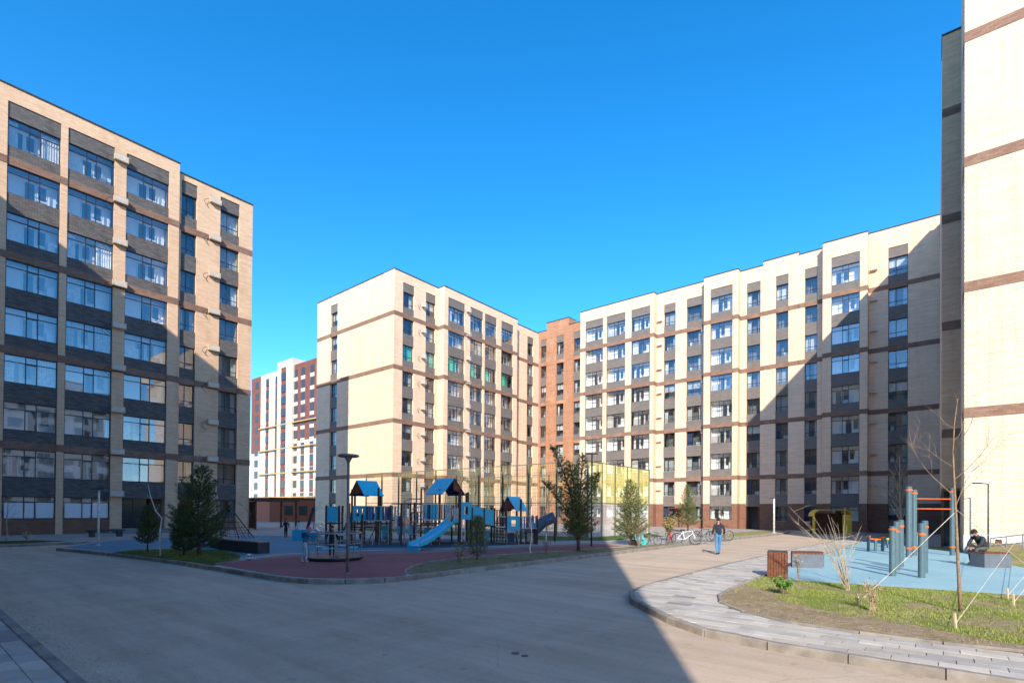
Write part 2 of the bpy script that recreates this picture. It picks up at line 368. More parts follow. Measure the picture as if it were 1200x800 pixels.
def kerb(name, path, w=.13, h=.15, step=1.0, zb=-.02):
    e = tag(place(name, None), kind='structure')
    pts = [Vector((p[0], p[1], 0)) for p in path]; acc = [0]
    for a, b in zip(pts, pts[1:]): acc.append(acc[-1]+(b-a).length)
    def at(s):
        for i in range(len(acc)-1):
            if s <= acc[i+1] or i == len(acc)-2: return pts[i].lerp(pts[i+1], min(1, (s-acc[i])/(acc[i+1]-acc[i])))
    n = max(1, round(acc[-1]/step)); L = acc[-1]/n; cache = {}
    for i in range(n):
        a, b = at(i*L), at((i+1)*L); l = round((b-a).length-.012, 2)
        if l < .05: continue
        if l not in cache:
            m_ = MB(); c = .018
            prof = [(-w/2, 0), (w/2, 0), (w/2, h-c), (w/2-c, h), (-w/2+c, h), (-w/2, h-c)]
            k = len(prof); m_.v = [(-l/2, y, z) for y, z in prof]+[(l/2, y, z) for y, z in prof]
            for j in range(k):
                q = (j+1) % k; m_.f.append((j, j+k, q+k, q)); m_.m.append(0)
            m_.f.append(tuple(range(k))); m_.f.append(tuple(reversed(range(k, 2*k)))); m_.m += [0, 0]
            cache[l] = m_.mesh('kerb_stone', M['kerb'])
        d = b-a; o = place('kerb_stone', cache[l], e, ((a.x+b.x)/2, (a.y+b.y)/2, zb+rnd.uniform(-.004, .004)), math.atan2(d.y, d.x)+rnd.uniform(-.006, .006))
    return e
wi = [(9.78, -1.2), (9.8, 0), (9.78, 1.3), (10.0, 2.2), (10.53, 3.0), (11.22, 3.5), (12.2, 3.8), (14.2, 3.88)]
wo2 = [(13.6, 3.3), (12.9, 2.9), (12.3, 2.55), (11.8, 2.1), (11.5, 1.5), (11.0, .9), (11.1, .3), (10.6, -.5), (10.4, -1.2)]
sheet('bare_soil_strip', wi+wo2, M['bare_soil'], 1)
kerb('play_area_kerb', offset(KERB_MAIN, -.02))
kerb('walkway_kerb', offset(WALK_OUT, .0))
kerb('frontage_kerb', [(-6.5, 35.5), (3.8, 35.1), (8.7, 35.4), (9.55, 36.6)])
kerb('lawn_edging', list(reversed(WALK_IN))[1:], w=.08, h=.10, zb=ZP-.06)
kerb('verge_edging', [(9.68, 11.9), (10.15, 12.55), (11.45, 13.6), (12.85, 14.2), (15, 14.3), (17.9, 14.0), (23.1, 13.0), (25, 12.7)], w=.08, h=.08, zb=ZP-.04)
kerb('shaded_lawn_edging', GP((252, 661), (262, 659.5), (281, 655.5), (283.5, 651), (262, 644.6), (215, 642.6)), w=.07, h=.07, zb=ZP-.04)
kerb('corner_kerb', [(1.38, 5.5), (1.38, 14.5)], w=.15, h=.14)
kerb('corner_inner_edging', [(.55, 5.5), (.55, 14.5)], w=.08, h=.10, zb=ZP-.09)
kerb('verge_road_edging', [(38.6, 13.3), (41, 13.6), (50, 14.4), (57.4, 13.7)], w=.08, h=.08, zb=ZP-.04)
# paving slabs laid one by one near the camera
def slab_mat(name, src):
    m, t, b = base_mat(name, .85, 0, .25); p = pos(t)
    if src == 'obj': r = _nd(t, 'ShaderNodeObjectInfo').outputs['Random']
    else: r = _nd(t, 'ShaderNodeNewGeometry').outputs['Random Per Island']
    cr = _nd(t, 'ShaderNodeValToRGB'); t.links.new(r, cr.inputs[0]); e = cr.color_ramp; e.interpolation = 'CONSTANT'
    e.elements[0].color = (.47, .425, .37, 1); e.elements[1].position = .30; e.elements[1].color = (.55, .50, .44, 1)
    for q, c in ((.55, (.42, .395, .365)), (.76, (.38, .355, .335)), (.86, (.48, .46, .43)), (.955, (.28, .27, .265))):
        k = e.elements.new(q); k.color = c + (1,)
    o = mix(t, nz(t, p, 2.2, 5, .65), mix(t, 1.0, cr.outputs[0], (.82, .80, .77), 'MULTIPLY'), cr.outputs[0])
    o = mix(t, nz(t, p, 70, 2), mix(t, 1.0, o, (.9, .9, .9), 'MULTIPLY'), o)
    t.links.new(o, b.inputs['Base Color']); bump(t, b, nz(t, p, 60, 3), .2, .004); return m
M['slab'] = slab_mat('paving_slab', 'obj'); M['slab_many'] = slab_mat('paving_slab_far', 'island')
M['joint'] = plain('joint_sand', (.26, .23, .20), .95)
g = MB(); g.prism([tuple(p) for p in offset(WALK_OUT, -.07)] + WALK_IN, -.04, ZP-.012); walk = tag(g.build('walkway', M['joint']), kind='structure')
g = MB(); g.prism([(-6, 4), (1.3, 4), (1.3, 14.5), (-6, 14.5)], -.04, ZP-.012); corner = tag(g.build('corner_pavement', M['joint']), kind='structure')
def lay(parent, poly, x0, x1, y0, y1, w, l, cap, cam=Vector((0, 0))):
    cells = []; x = x0; row = 0
    while x < x1:
        y = y0 - (row*.37 % 1)*l
        while y < y1:
            c = clip(poly, x+.005, x+w-.005, y+.005, y+l-.005)
            if c:
                ar = abs(sum(c[i-1][0]*c[i][1]-c[i][0]*c[i-1][1] for i in range(len(c))))/2
                if ar > .15*w*l: cells.append((math.hypot(x+w/2, y+l/2), c, ar > .99*(w-.01)*(l-.01), x, y))
            y += l
        x += w; row += 1
    vis = lambda c: (Vector((c[3], c[4], 0)).dot(_f0) > 3.2 and abs(Vector((c[3], c[4], 0)).dot(_r0)) < Vector((c[3], c[4], 0)).dot(_f0)*1.03+.4)
    cells.sort(key=lambda c: (not vis(c), c[0]))
    full = MB(); full.prism([(.005, .005), (w-.005, .005), (w-.005, l-.005), (.005, l-.005)], 0, .05); fm = full.mesh('paving_slab', M['slab'])
    rest = MB()
    for i, (d, c, isfull, x, y) in enumerate(cells):
        j = rnd.uniform(-.003, .003)
        if i < cap:
            if isfull: place('paving_slab', fm, parent, (x, y, ZP-.05+j))
            else:
                m_ = MB(); m_.prism(c, 0, .05); m_.build('paving_slab', M['slab'], parent, (0, 0, ZP-.05+j))
        else: rest.prism(c, ZP-.02, ZP+j)
    if rest.f: tag(rest.build('paving_slab_field', M['slab_many'], parent), kind='stuff')
walk_clip = offset(WALK_OUT, -.07) + WALK_IN
lay(walk, walk_clip, 8.1, 48, -8, 6.2, .24, .48, 295)
lay(corner, [(.6, 5.5), (1.3, 5.5), (1.3, 14), (.6, 14)], .6, 1.3, 5.5, 14, .233, .48, 60)
lay(corner, [(-4, 5.5), (.5, 5.5), (.5, 14), (-4, 14)], -4, .5, 5.5, 14, .24, .48, 110)
for (px, py, r) in ((604, 765, .06), (615, 768, .05)):
    p = G(px, py); o = MB().lathe([(r, 0), (r, .006), (r*.8, .008)], n=14).build('drain_cover', M['coping'], None, (p.x, p.y, .001), smooth=False)
    tag(o, {604: 'tiny black patch in the asphalt, left of a pair', 615: 'tiny black patch in the asphalt, right of a pair'}[px], 'drain cover')

# ------------------------------------------------------------------ facades
HEAD = [2.65+3.05*k for k in range(9)]; HEAD[-2] = 24.0; HEAD[-1] = 27.05
cache = {}
def cm(key, fn):
    if key not in cache: cache[key] = fn()
    return cache[key]
def frame_mesh(w, h, wide):
    g = MB(); f = .055; d = .07
    g.box(0, w, 0, d, 0, f); g.box(0, w, 0, d, h-f, h); g.box(0, f, 0, d, f, h-f); g.box(w-f, w, 0, d, f, h-f)
    if wide:
        for q in (.40, .61): g.box(w*q-f/2, w*q+f/2, .003, d-.003, f, h-f)
        for a, b in ((f, w*.40-f/2), (w*.40+f/2, w*.61-f/2), (w*.61+f/2, w-f)): g.box(a, b, .006, d-.006, h*.75-f/2, h*.75+f/2)
        g.box(w*.40+f/2, w*.61-f/2, .012, d-.012, h*.75-f*1.6, h*.75-f/2-.001)
    else:
        g.box(w*.40-f/2, w*.40+f/2, .003, d-.003, f, h-f)
        for a, b in ((f, w*.40-f/2), (w*.40+f/2, w-f)): g.box(a, b, .006, d-.006, h*.27-f/2, h*.27+f/2)
    return g.mesh('window', M['frame'])
def cells(w, h, wide):
    f = .05
    if wide: xs = ((f, w*.40-f/2), (w*.40+f/2, w*.61-f/2), (w*.61+f/2, w-f)); zs = ((f, h*.75-f/2), (h*.75+f/2, h-f))
    else: xs = ((f, w*.40-f/2), (w*.40+f/2, w-f)); zs = ((f, h*.27-f/2), (h*.27+f/2, h-f))
    return [(a, b, c, d) for a, b in xs for c, d in zs]
def pane_mesh(w, h, wide, m):
    g = MB()
    for a, b, c, d in cells(w, h, wide): g.box(a, b, .030, .036, c, d, skip='kblrt')
    return g.mesh('pane', m)
def room(g, w, h, dp, mi):
    a = MB()
    P = lambda x, y, z: (x, y, z)
    y0 = .08
    g.face([P(0, dp, 0), P(w, dp, 0), P(w, dp, h), P(0, dp, h)], mi)
    g.face([P(0, y0, 0), P(0, dp, 0), P(0, dp, h), P(0, y0, h)], mi)
    g.face([P(w, dp, 0), P(w, y0, 0), P(w, y0, h), P(w, dp, h)], mi)
    g.face([P(0, y0, 0), P(w, y0, 0), P(w, dp, 0), P(0, dp, 0)], mi)
    g.face([P(0, dp, h), P(w, dp, h), P(w, y0, h), P(0, y0, h)], mi)
def folds(g, x0, x1, y, z0, z1, mi, n):
    for i in range(n):
        a = x0+(x1-x0)*i/n; b = x0+(x1-x0)*(i+1)/n; m_ = (a+b)/2
        g.face([(a, y, z0), (m_, y+.05, z0), (m_, y+.05, z1), (a, y, z1)], mi); g.face([(m_, y+.05, z0), (b, y, z0), (b, y, z1), (m_, y+.05, z1)], mi)
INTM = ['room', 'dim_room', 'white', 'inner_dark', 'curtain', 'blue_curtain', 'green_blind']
def interior_mesh(w, h, wide, var):
    g = MB()
    if wide:
        dp = .8; room(g, w, h, dp, 0)
        # inner wall of the loggia: white window and door unit, mirrored or shifted by variant
        x = w*(.10, .34, .46, .22)[var % 4]; q = dp-.02
        def unit(a, b, z0, z1):
            g.box(a, b, q-.05, q, z0, z1, 2); g.box(a+.07, b-.07, q-.06, q-.051, z0+.07, z1-.07, 3)
        unit(x, x+.62, h*.02, h*.83); unit(x+.66, x+1.2, h*.25, h*.83)
        if var == 1: g.box(w*.80, w*.95, q-.35, q-.06, 0, h*.45, 2)
        if var == 3: folds(g, w*.02, w*.33, .25, .02, h*.97, 4, 7)
        if var == 4: folds(g, w*.62, w*.98, .20, .02, h*.97, 4, 7); folds(g, w*.02, w*.2, .20, .02, h*.97, 4, 4)
        if var == 5: g.box(w*.05, w*.38, .4, .9, 0, h*.5, 4); g.box(w*.65, w*.9, .5, .9, 0, h*.3, 1)
        if var == 6: folds(g, w*.02, w*.6, .20, .02, h*.97, 6, 8)
    else:
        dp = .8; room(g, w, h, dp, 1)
        if var == 0: folds(g, 0, w*.30, .3, 0, h, 4, 5); folds(g, w*.75, w, .3, 0, h, 4, 4)
        elif var == 1: folds(g, 0, w, .35, 0, h, 4, 12)
        elif var == 2: g.box(0, w, .2, .22, h*.5, h, 4)
        elif var == 3: folds(g, 0, w*.4, .2, 0, h, 5, 5); g.box(w*.55, w*.9, .4, .6, 0, h*.25, 2)
        elif var == 4: g.box(w*.1, w*.3, .5, .7, 0, h*.35, 2); folds(g, w*.7, w, .3, 0, h, 4, 4)
        elif var == 6: g.box(0, w, .2, .22, .02, h, 6)
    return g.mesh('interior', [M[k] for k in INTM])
def window(bld, O, rz, u, z, w, h, y, wide, var, detail, glassm='glass', sill=False):
    """O facade origin; u along; y set-back from the facade plane"""
    w = round(w, 2); h = round(h, 2)
    c, s = math.cos(rz), math.sin(rz)
    loc = (O[0]+u*c-y*s, O[1]+u*s+y*c, z)
    f = place('window', cm(('f', w, h, wide), lambda: frame_mesh(w, h, wide)), bld, loc, rz)
    if detail:
        for a, b, cc, d in cells(w, h, wide):
            k = ('pc', round(b-a, 3), round(d-cc, 3), glassm)
            me = cm(k, lambda: MB().box(0, b-a, 0, .006, 0, d-cc, skip='kblrt').mesh('pane', M[glassm]))
            o = place('pane', me, f, (a, .032, cc)); o.rotation_euler = (rnd.gauss(0, .005), 0, rnd.gauss(0, .006))
    else: place('pane', cm(('p', w, h, wide, glassm), lambda: pane_mesh(w, h, wide, M[glassm])), f)
    place('interior', cm(('i', w, h, wide, var), lambda: interior_mesh(w, h, wide, var)), f)
    if sill: place('sill', cm(('s', w), lambda: MB().box(0, w, -.10, -.005, -.03, .02).mesh('sill', M['sill'])), f)
    return f
def facade(bld, O, rz, segs, mw='cream', msp='grey', depth=2.0, detail=False, base=None, z0=-.1, heads=HEAD, belt_z=(5.7, 11.8, 17.9, 24.0), belt='belt', win=True, dz=0, endcap=(0, 0)):
    """segs: dict(u0,u1,off,roof,cols=[(a,b,'w'|'n')]). Local frame: x along the wall, y inwards."""
    wall = MB(); bands = [MB() for _ in belt_z]; cop = MB(); bs = MB()
    c, s = math.cos(rz), math.sin(rz)
    zb = base if base else z0
    for si, sg in enumerate(segs):
        u0, u1, off, roof = sg['u0'], sg['u1'], sg['off'], sg['roof']+dz
        cols = sg.get('cols', []); yf = -off
        edges = [u0]+[e for q in cols for e in q[:2]]+[u1]
        for i in range(0, len(edges), 2):
            a, b = edges[i], edges[i+1]
            if b-a < .02: continue
            wall.box(a, b, yf, depth, zb, roof)
            if base: MB().box(a, b, yf+.01, depth, z0, zb).build('brick_base', M['brown'], bld, O, rz)
            for k, bz in enumerate(belt_z):
                ea = .02 if i == 0 and (si > 0 or endcap[0]) else 0; eb = .02 if i == len(edges)-2 and (si < len(segs)-1 or endcap[1]) else 0
                bands[k].box(a-ea, b+eb, yf-.025, (yf+.15 if not (ea or eb) else (depth-.01 if (endcap[0] and si == 0 and i == 0) else yf+.3+max(0, off))), bz+dz, bz+dz+.48)
        cop.box(u0-.03, u1+.03, yf-.06, depth, roof+.002, roof+.09)
        for a, b, kind in cols:
            wide = kind == 'w'; yp = yf+.06
            hh = 1.82 if wide else 1.75
            wall.box(a, b, yf, depth, HEAD[-1]+1.0+dz, roof)
            prev = z0
            for k in range(9):
                H = heads[k]+dz; sl = H-hh
                if k == 0: sl = H-(1.5 if wide else 1.6)
                lo = prev
                if k > 0:
                    for q, bz in enumerate(belt_z):
                        if abs(bz+dz-prev) < .2:
                            bands[q].box(a, b, yp-.03, .5, bz+dz, bz+dz+.48); lo = bz+dz+.48
                if k == 0 and sg.get('door') == a:
                    MB().box(a+.02, b-.02, 1.25, 1.32, z0, H).build('entrance_door', M['inner_dark'], bld, O, rz)
                    g_ = MB()
                    for q in (.02, .36, .68, .96): g_.box(a+(b-a)*q-.03, a+(b-a)*q+.03, 1.19, 1.249, z0, H)
                    g_.build('door_frame', M['frame'], bld, O, rz); MB().box(a+(b-a)*.72, b-.03, .9, 1.18, z0, H).build('porch_wall', M['brown'], bld, O, rz)
                    prev = H; continue
                wall.box(a, b, .55, depth, prev, sl)
                sp = cm(('sp', round(b-a, 2), round(sl-lo, 2), msp if k else 'base', base is None), lambda: MB().box(0, round(b-a, 2), 0, .42, 0, round(sl-lo, 2)).mesh('spandrel_panel', M[msp] if k else M['brown']))
                place('spandrel_panel', sp, bld, (O[0]+a*c-yp*s, O[1]+a*s+yp*c, lo), rz)
                if win:
                    var = rnd.choice((0, 1, 2, 3, 4, 5, 0, 1, 2)) if wide else rnd.choice((0, 0, 1, 2, 3, 4, 5, 5))
                    if sg.get('green') and (k in sg['green']): var = 6
                    window(bld, O, rz, a, sl, b-a, H-sl, yp+(.10 if wide else .18), wide, var, detail, sg.get('glass', 'glass'), sill=not wide)
                prev = H
            wall.box(a, b, .55, depth, prev, HEAD[-1]+1.0+dz)
            me = MB().box(0, round(b-a, 2), 0, .42, 0, .98).mesh('spandrel_panel', M[msp])
            place('spandrel_panel', me, bld, (O[0]+a*c-yp*s, O[1]+a*s+yp*c, prev), rz)
    wall.build('wall', M[mw], bld, O, rz)
    if bs.f: bs.build('brick_base', M['brown'], bld, O, rz)
    for g in bands:
        if g.f: g.build('brick_belt', M[belt], bld, O, rz)
    cop.build('roof_coping', M['coping'], bld, O, rz)
def body(bld, x0, x1, y0, y1, z1, m='cream', z0=-.1):
    MB().box(x0, x1, y0, y1, z0, z1-.25).build('inner_block', M[m], bld)
    MB().box(x0, x1, y0, y1, z1-.25+.002, z1-.15).build('roof', M['roof'], bld)
PX = -math.pi/2     # facades that face -X: local x runs to -Y
def ac_unit(bld, x, y, z, rz, m='ac', big=True):
    """pale ledge box with a bent wire hoop hung on a wall; local -y is outwards"""
    def mk():
        g = MB()
        if big:
            g.box(-.42, .42, -.30, 0, -.02, .02, 0); g.box(-.42, .42, -.30, -.27, .02, .42, 0); g.box(-.42, -.39, -.27, 0, .02, .42, 0); g.box(.39, .42, -.27, 0, .02, .42, 0)
            for i in range(4): g.box(-.36, .36, -.312, -.301, .08+.08*i, .10+.08*i, 1)
        else:
            g.box(-.32, .32, -.38, 0, -.02, .02, 0)
            for i in range(5): g.box(-.32+i*.15, -.30+i*.15, -.38, -.36, .02, .45, 0)
            g.box(-.32, .32, -.385, -.36, .45, .47, 0)
        pts = [(-.4+.0*i, -.05, 0) for i in range(1)]
        arcp = [(-.45-.42*math.sin(math.pi*i/8), -.08-.1*math.sin(math.pi*i/8), .25-.75*i/8) for i in range(9)]
        g.tube(arcp, .018, 5, 2)
        return g.mesh('air_conditioner_basket', [M['sill'] if not big else M['ac'], M['room'], M['frame']])
    return place('air_conditioner_basket', cm(('ac', big), mk), bld, (x, y, z), rz)
M['ac'] = plain('pale_metal_basket', (.50, .39, .28), .6, var=.1)

# --- left apartment block: front y=46.2 facing -Y
B = thing('apartment_block', 'tall tan brick block at the left edge with wide glazed bays in shade', 'building', (0, 0, 0))
YL = 46.2
facade(B, (0, YL, 0), 0, [
    dict(u0=-7.0, u1=14.75, off=0, roof=29.05, glass='glass_clear', door=11.3, cols=[(-3.4, -.8, 'w'), (.9, 3.6, 'w'), (4.98, 7.6, 'w'), (7.98, 10.58, 'w'), (11.3, 14.04, 'w')]),
    dict(u0=14.75, u1=20.5, off=-.25, roof=28.5, cols=[(14.97, 16.1, 'n'), (17.87, 19.4, 'n')])], mw='tan', msp='dark_grey', detail=True, z0=.1, endcap=(0, 1))
body(B, -7.0, 14.75, YL+2.0, YL+14, 29.05, 'tan'); body(B, 14.75, 20.49, YL+2.0, YL+14, 28.5, 'tan')
for k in range(9):
    z = HEAD[k]+.12
    ac_unit(B, 10.94, YL, z, 0); ac_unit(B, 17.42, YL+.25, z, 0)
# ground floor white film behind the shop panes, and the recessed entrance
for a, b in ((4.98, 7.6), (7.98, 10.58), (.9, 3.6)):
    g = MB()
    for q0, q1 in ((.05, .39), (.42, .59), (.63, .97)): g.box(a+(b-a)*q0, a+(b-a)*q1, YL+.160, YL+.166, 1.22, 2.22)
    g.build('window_film', M['film'], B)
# --- cream block
B = thing('apartment_block', 'cream brick block in the middle, its corner towards the playground', 'building')
XC, YC = 36.6, 47.4
facade(B, (0, YC, 0), 0, [
    dict(u0=XC, u1=43.3, off=0, roof=29.15, cols=[(37.85, 39.5, 'n'), (41.3, 42.85, 'n')], green=(6,)),
    dict(u0=43.3, u1=57.5, off=1.05, roof=29.15, cols=[(43.98, 46.85, 'w'), (47.85, 50.25, 'w'), (50.65, 53.0, 'w'), (54.0, 56.6, 'w')], green=(6,), glass='glass_clear'),
    dict(u0=57.5, u1=64.0, off=0, roof=29.15, cols=[(61.2, 62.7, 'n')])], endcap=(1, 0))
facade(B, (XC, 64.0, 0), PX, [dict(u0=.4, u1=64.0-YC-2.005, off=0, roof=29.15, cols=[(3.6, 5.2, 'n')])])
body(B, XC+2.0, 66, YC+2.0, 64, 29.15)
for k in range(1, 9):
    ac_unit(B, 40.85, YC, HEAD[k]-1.0, 0, big=False); ac_unit(B, 47.35, YC-1.05, HEAD[k]+.1, 0, big=False)
MB().tube([(58.0, YC-.1, .2), (58.0, YC-.1, 26.5)], .09, 8).build('downpipe', M['brown'], B)
MB().lathe([(.5, 0), (.5, .8)], (60.2, YC+2.5, 29.0), 10).build('roof_vent', M['orange'], B)
# --- orange link block
B = thing('apartment_block', 'orange brick link in the inner corner between two cream blocks', 'building')
XO = 64.0
hO = [h-.1 for h in HEAD]
facade(B, (XO, 47.38, 0), PX, [
    dict(u0=0, u1=1.5, off=0, roof=29.3, cols=[(.38, 1.45, 'n')]),
    dict(u0=1.5, u1=5.5, off=0, roof=30.4, cols=[(3.3, 4.6, 'n')]),
    dict(u0=5.5, u1=8.9, off=0, roof=29.3, cols=[(6.35, 7.7, 'n')])], mw='orange', msp='grey', belt='orange')
body(B, XO+2.0, 76, 38.5, 47.38, 29.3, 'orange')
MB().box(XO+2.0, 70, 41.9, 45.9, 29.1, 30.4).build('roof_parapet', M['orange'], B)
MB().box(XO+2.5, 68, 39, 41.4, 29.0, 30.6).build('stair_head', M['white'], B)
# --- long right block
B = thing('apartment_block', 'long cream brick block with a stepped roofline behind the bicycles, partly in shade', 'building')
XR = 62.6; Y0 = 38.4
U = lambda y: Y0-y
facade(B, (XR, Y0, 0), PX, [
    dict(u0=0, u1=U(27.6), off=1.0, roof=29.55, glass='glass_clear', cols=[(U(37.6), U(34.85), 'w'), (U(34.3), U(31.55), 'w'), (U(30.7), U(28.1), 'w')]),
    dict(u0=U(27.6), u1=U(21.35), off=0, roof=29.65, cols=[(U(26.7), U(25.2), 'n'), (U(23.8), U(21.95), 'n')]),
    dict(u0=U(21.35), u1=U(17.5), off=1.0, roof=29.6, glass='glass_clear', cols=[(U(20.6), U(18.1), 'w')]),
    dict(u0=U(17.5), u1=U(15.1), off=0, roof=29.65, door=U(16.83), cols=[(U(16.83), U(15.38), 'n')]),
    dict(u0=U(15.1), u1=U(11.55), off=0, roof=30.05, cols=[(U(13.8), U(12.55), 'n')]),
    dict(u0=U(11.55), u1=U(9.15), off=0, roof=29.75, cols=[(U(10.97), U(9.8), 'n')]),
    dict(u0=U(9.15), u1=U(5.3), off=1.1, roof=29.75, glass='glass_clear', cols=[(U(8.38), U(5.95), 'w')]),
    dict(u0=U(5.3), u1=U(-12), off=0, roof=29.95, cols=[(U(3.72), U(2.18), 'n')])], base=2.95)
body(B, XR+2.0, XR+14, -12, Y0, 29.5)
for k in range(1, 9):
    ac_unit(B, XR, 27.2, HEAD[k]-1.0, PX, big=False); ac_unit(B, XR, 4.9, HEAD[k]-.9, PX, big=False); 
    if k % 2: ac_unit(B, XR, 21.55, HEAD[k]-.4, PX, big=False)
MB().tube([(XR-.12, 21.45, .2), (XR-.12, 21.45, 28.5)], .07, 8).build('downpipe', M['brown'], B)
# --- near tower on the right
B = thing('apartment_block', 'windowless sunlit cream brick tower wall at the right edge', 'building')
facade(B, (33.3, -1.02, 0), PX, [dict(u0=0, u1=24, off=0, roof=29.6)], mw='cream_near', base=None, z0=.1, dz=.95, endcap=(1, 0))
MB().box(33.26, 33.299, -25, -1.0, .1, 1.0).build('plinth', M['sill'], B)
facade(B, (38.3, -.2, 0), PX, [dict(u0=0, u1=1.5, off=0, roof=29.3)], mw='tan', z0=3.4, belt_z=(6.3, 12.4, 18.5, 24.6))
body(B, 35.3, 60, -25, -1.03, 30.5, 'cream_near'); body(B, 40.3, 62.5, -1.03, -.2, 29.3, 'cream_near', z0=3.4)
g = MB()
for y in (-.25, -.75): g.box(38.3, 38.42, y-.06, y+.06, .1, 3.4)
g.box(38.25, 40.3, -.21, -1.03, 3.3, 3.42); g.box(38.3, 38.4, -.3, -1.02, 2.2, 2.3)
g.build('entrance_frame', M['brown'], B)
MB().box(39.6, 39.7, -1.02, -.2, .1, 3.3).build('entrance_door', M['inner_dark'], B)
# --- long block behind the camera that throws the big shadow
B = thing('apartment_block', 'long tan block west of the road whose shadow covers the asphalt and playground', 'building')
gw = MB(); gw.box(-19, -7.1, -5.8, 46.1, -.1, 29.2); gw.build('wall', M['tan'], B)
wm = MB().box(0, .06, 0, 2.4, 0, 1.8).mesh('window', M['inner_dark']); bm_ = MB().box(0, .03, 0, 51.9, 0, .48).mesh('brick_belt', M['belt'])
for k in range(9):
    for j in range(14): place('window', wm, B, (-7.12, -4.2+j*3.6, HEAD[k]-1.85))
for z in (5.7, 11.8, 17.9, 24.0): place('brick_belt', bm_, B, (-7.12, -5.8, z))

B = thing('apartment_block', 'block south of the courtyard mirrored in the lower panes of the tan block', 'building')
MB().box(-5, 31, -54, -42, -.1, 25).build('wall', M['room'], B); MB().box(-5.1, 31.1, -54.1, -41.9, 25.002, 25.3).build('roof', M['coping'], B)
wm2 = MB().box(0, 2.2, 0, .06, 0, 1.8).mesh('window', M['inner_dark'])
for k in range(8):
    for j in range(9): place('window', wm2, B, (-3.5+j*3.9, -42.0, HEAD[k]-1.85))
# --- far red and white building seen through the gap
M['red_panel'] = plain('red_panel', (.17, .065, .055), .8, var=.12, scale=.6)
M['white_panel'] = plain('white_panel', (.56, .50, .41), .8, var=.08, scale=.6)
M['yellow_strip'] = plain('yellow_strip', (.55, .33, .14), .7)
M['pale_grey'] = plain('pale_grey_panel', (.42, .40, .39), .8)
B = thing('apartment_block', 'distant red and white block with orange stripes seen through the gap between blocks', 'building')
XF = 62.0
FL = [2.9*k for k in range(1, 13)]; top = 35.9
cols_f = [(139.8, 134.6, 'red', (137.7, 135.9)), (134.6, 131.9, 'white', None), (131.9, 130.2, 'colred', (131.7, 130.4)), (130.2, 127.1, 'white', None), (127.1, 124.9, 'colred', (126.6, 125.2)),
          (124.9, 123.2, 'whiteT', None), (123.2, 120.6, 'colredT', (122.9, 120.9)), (120.6, 117.7, 'whiteT', None), (117.7, 116.0, 'gap', (117.6, 116.1)), (116.0, 114.7, 'mixed', None),
          (114.7, 112.6, 'mixed', (114.4, 112.8)), (112.6, 110.6, 'mixed', None), (110.6, 108.6, 'mixed', (110.4, 108.8)), (108.6, 100, 'mixed', None)]
gr, gwh, gy, gg = MB(), MB(), MB(), MB(); wcache = {}
for a, b, k, w in cols_f:
    t_ = top+(1.6 if 'T' in k else 0); x = XF-(.5 if 'T' in k else 0)
    if k == 'red': gr.box(x, XF+10, b, a, 16.2, t_); gg.box(x, XF+10, b, a, 0, 16.2)
    elif k.startswith('white'): gwh.box(x, XF+10, b, a, 0, t_)
    elif k.startswith('colred'): gr.box(x+.15, XF+10, b, a, 0, t_-1.6); gwh.box(x, XF+10, b, a, t_-1.6, t_)
    else: gr.box(x, XF+10, b, a, 17.8, t_); gwh.box(x, XF+10, b, a, 0, 17.8)
    if w:
        for f in range(1, 13):
            z = 2.9*f-1.9; key = round(w[0]-w[1], 2)
            if key not in wcache: wcache[key] = MB().box(-.05, .12, 0, key, 0, 1.75).mesh('window', M['inner_dark'])
            place('window', wcache[key], B, (x, w[1], z))
            if k in ('mixed', 'gap') and z > 17: gwh.box(x-.06, x+.1, w[1]-.1, w[0]+.1, z-.95, z-.1)
            elif k == 'mixed': gr.box(x-.03, x+.1, w[1], w[0], z-1.0, z-.05)
for z in (4.6, 10.4, 16.3, 22.1): gy.box(XF-.56, XF-.05, 100, 134.6, z, z+.22)
gr.build('red_wall', M['red_panel'], B); gwh.build('white_wall', M['white_panel'], B); gy.build('orange_stripe', M['yellow_strip'], B); gg.build('grey_wall', M['pale_grey'], B)
# low orange building and mesh fence in the gap
B = thing('low_building', 'low orange brick building behind the pergola in the gap between blocks', 'building')
M['orange_render'] = plain('orange_render', (.42, .13, .08), .9)
MB().box(36, 60, 75, 82, -.1, 3.4).build('wall', M['orange_render'], B); MB().box(35.8, 60.2, 74.8, 82.2, 3.402, 3.6).build('roof', M['coping'], B)
for x in (38.2, 40.5, 43, 46): MB().box(x, x+1.3, 74.9, 75.02, 1.0, 2.4).build('window', M['inner_dark'], B)
M['dark_wood'] = plain('dark_brown_wood', (.10, .045, .028), .7, var=.3, scale=10)
M['wood'] = plain('red_brown_wood', (.15, .055, .028), .65, var=.35, scale=14)
B = thing('pergola', 'brown wooden pergola beside the right end of the tan block', 'pergola', (22.6, 47.5, .12))
g = MB(); g.box(-1.9, 2.2, -1.6, 1.6, 2.5, 2.72); g.build('roof', M['dark_wood'], B)
pm = MB().box(-.07, .07, -.07, .07, 0, 2.5).mesh('post', M['dark_wood'])
for x in (-1.7, 2.0):
    for y in (-1.4, 1.4): place('post', pm, B, (x, y, 0))
sm = MB().box(-.02, .02, -.06, .06, .1, 2.45).mesh('slat', M['dark_wood'])
for i in range(12): place('slat', sm, B, (-1.62, -1.25+i*.2, 0))

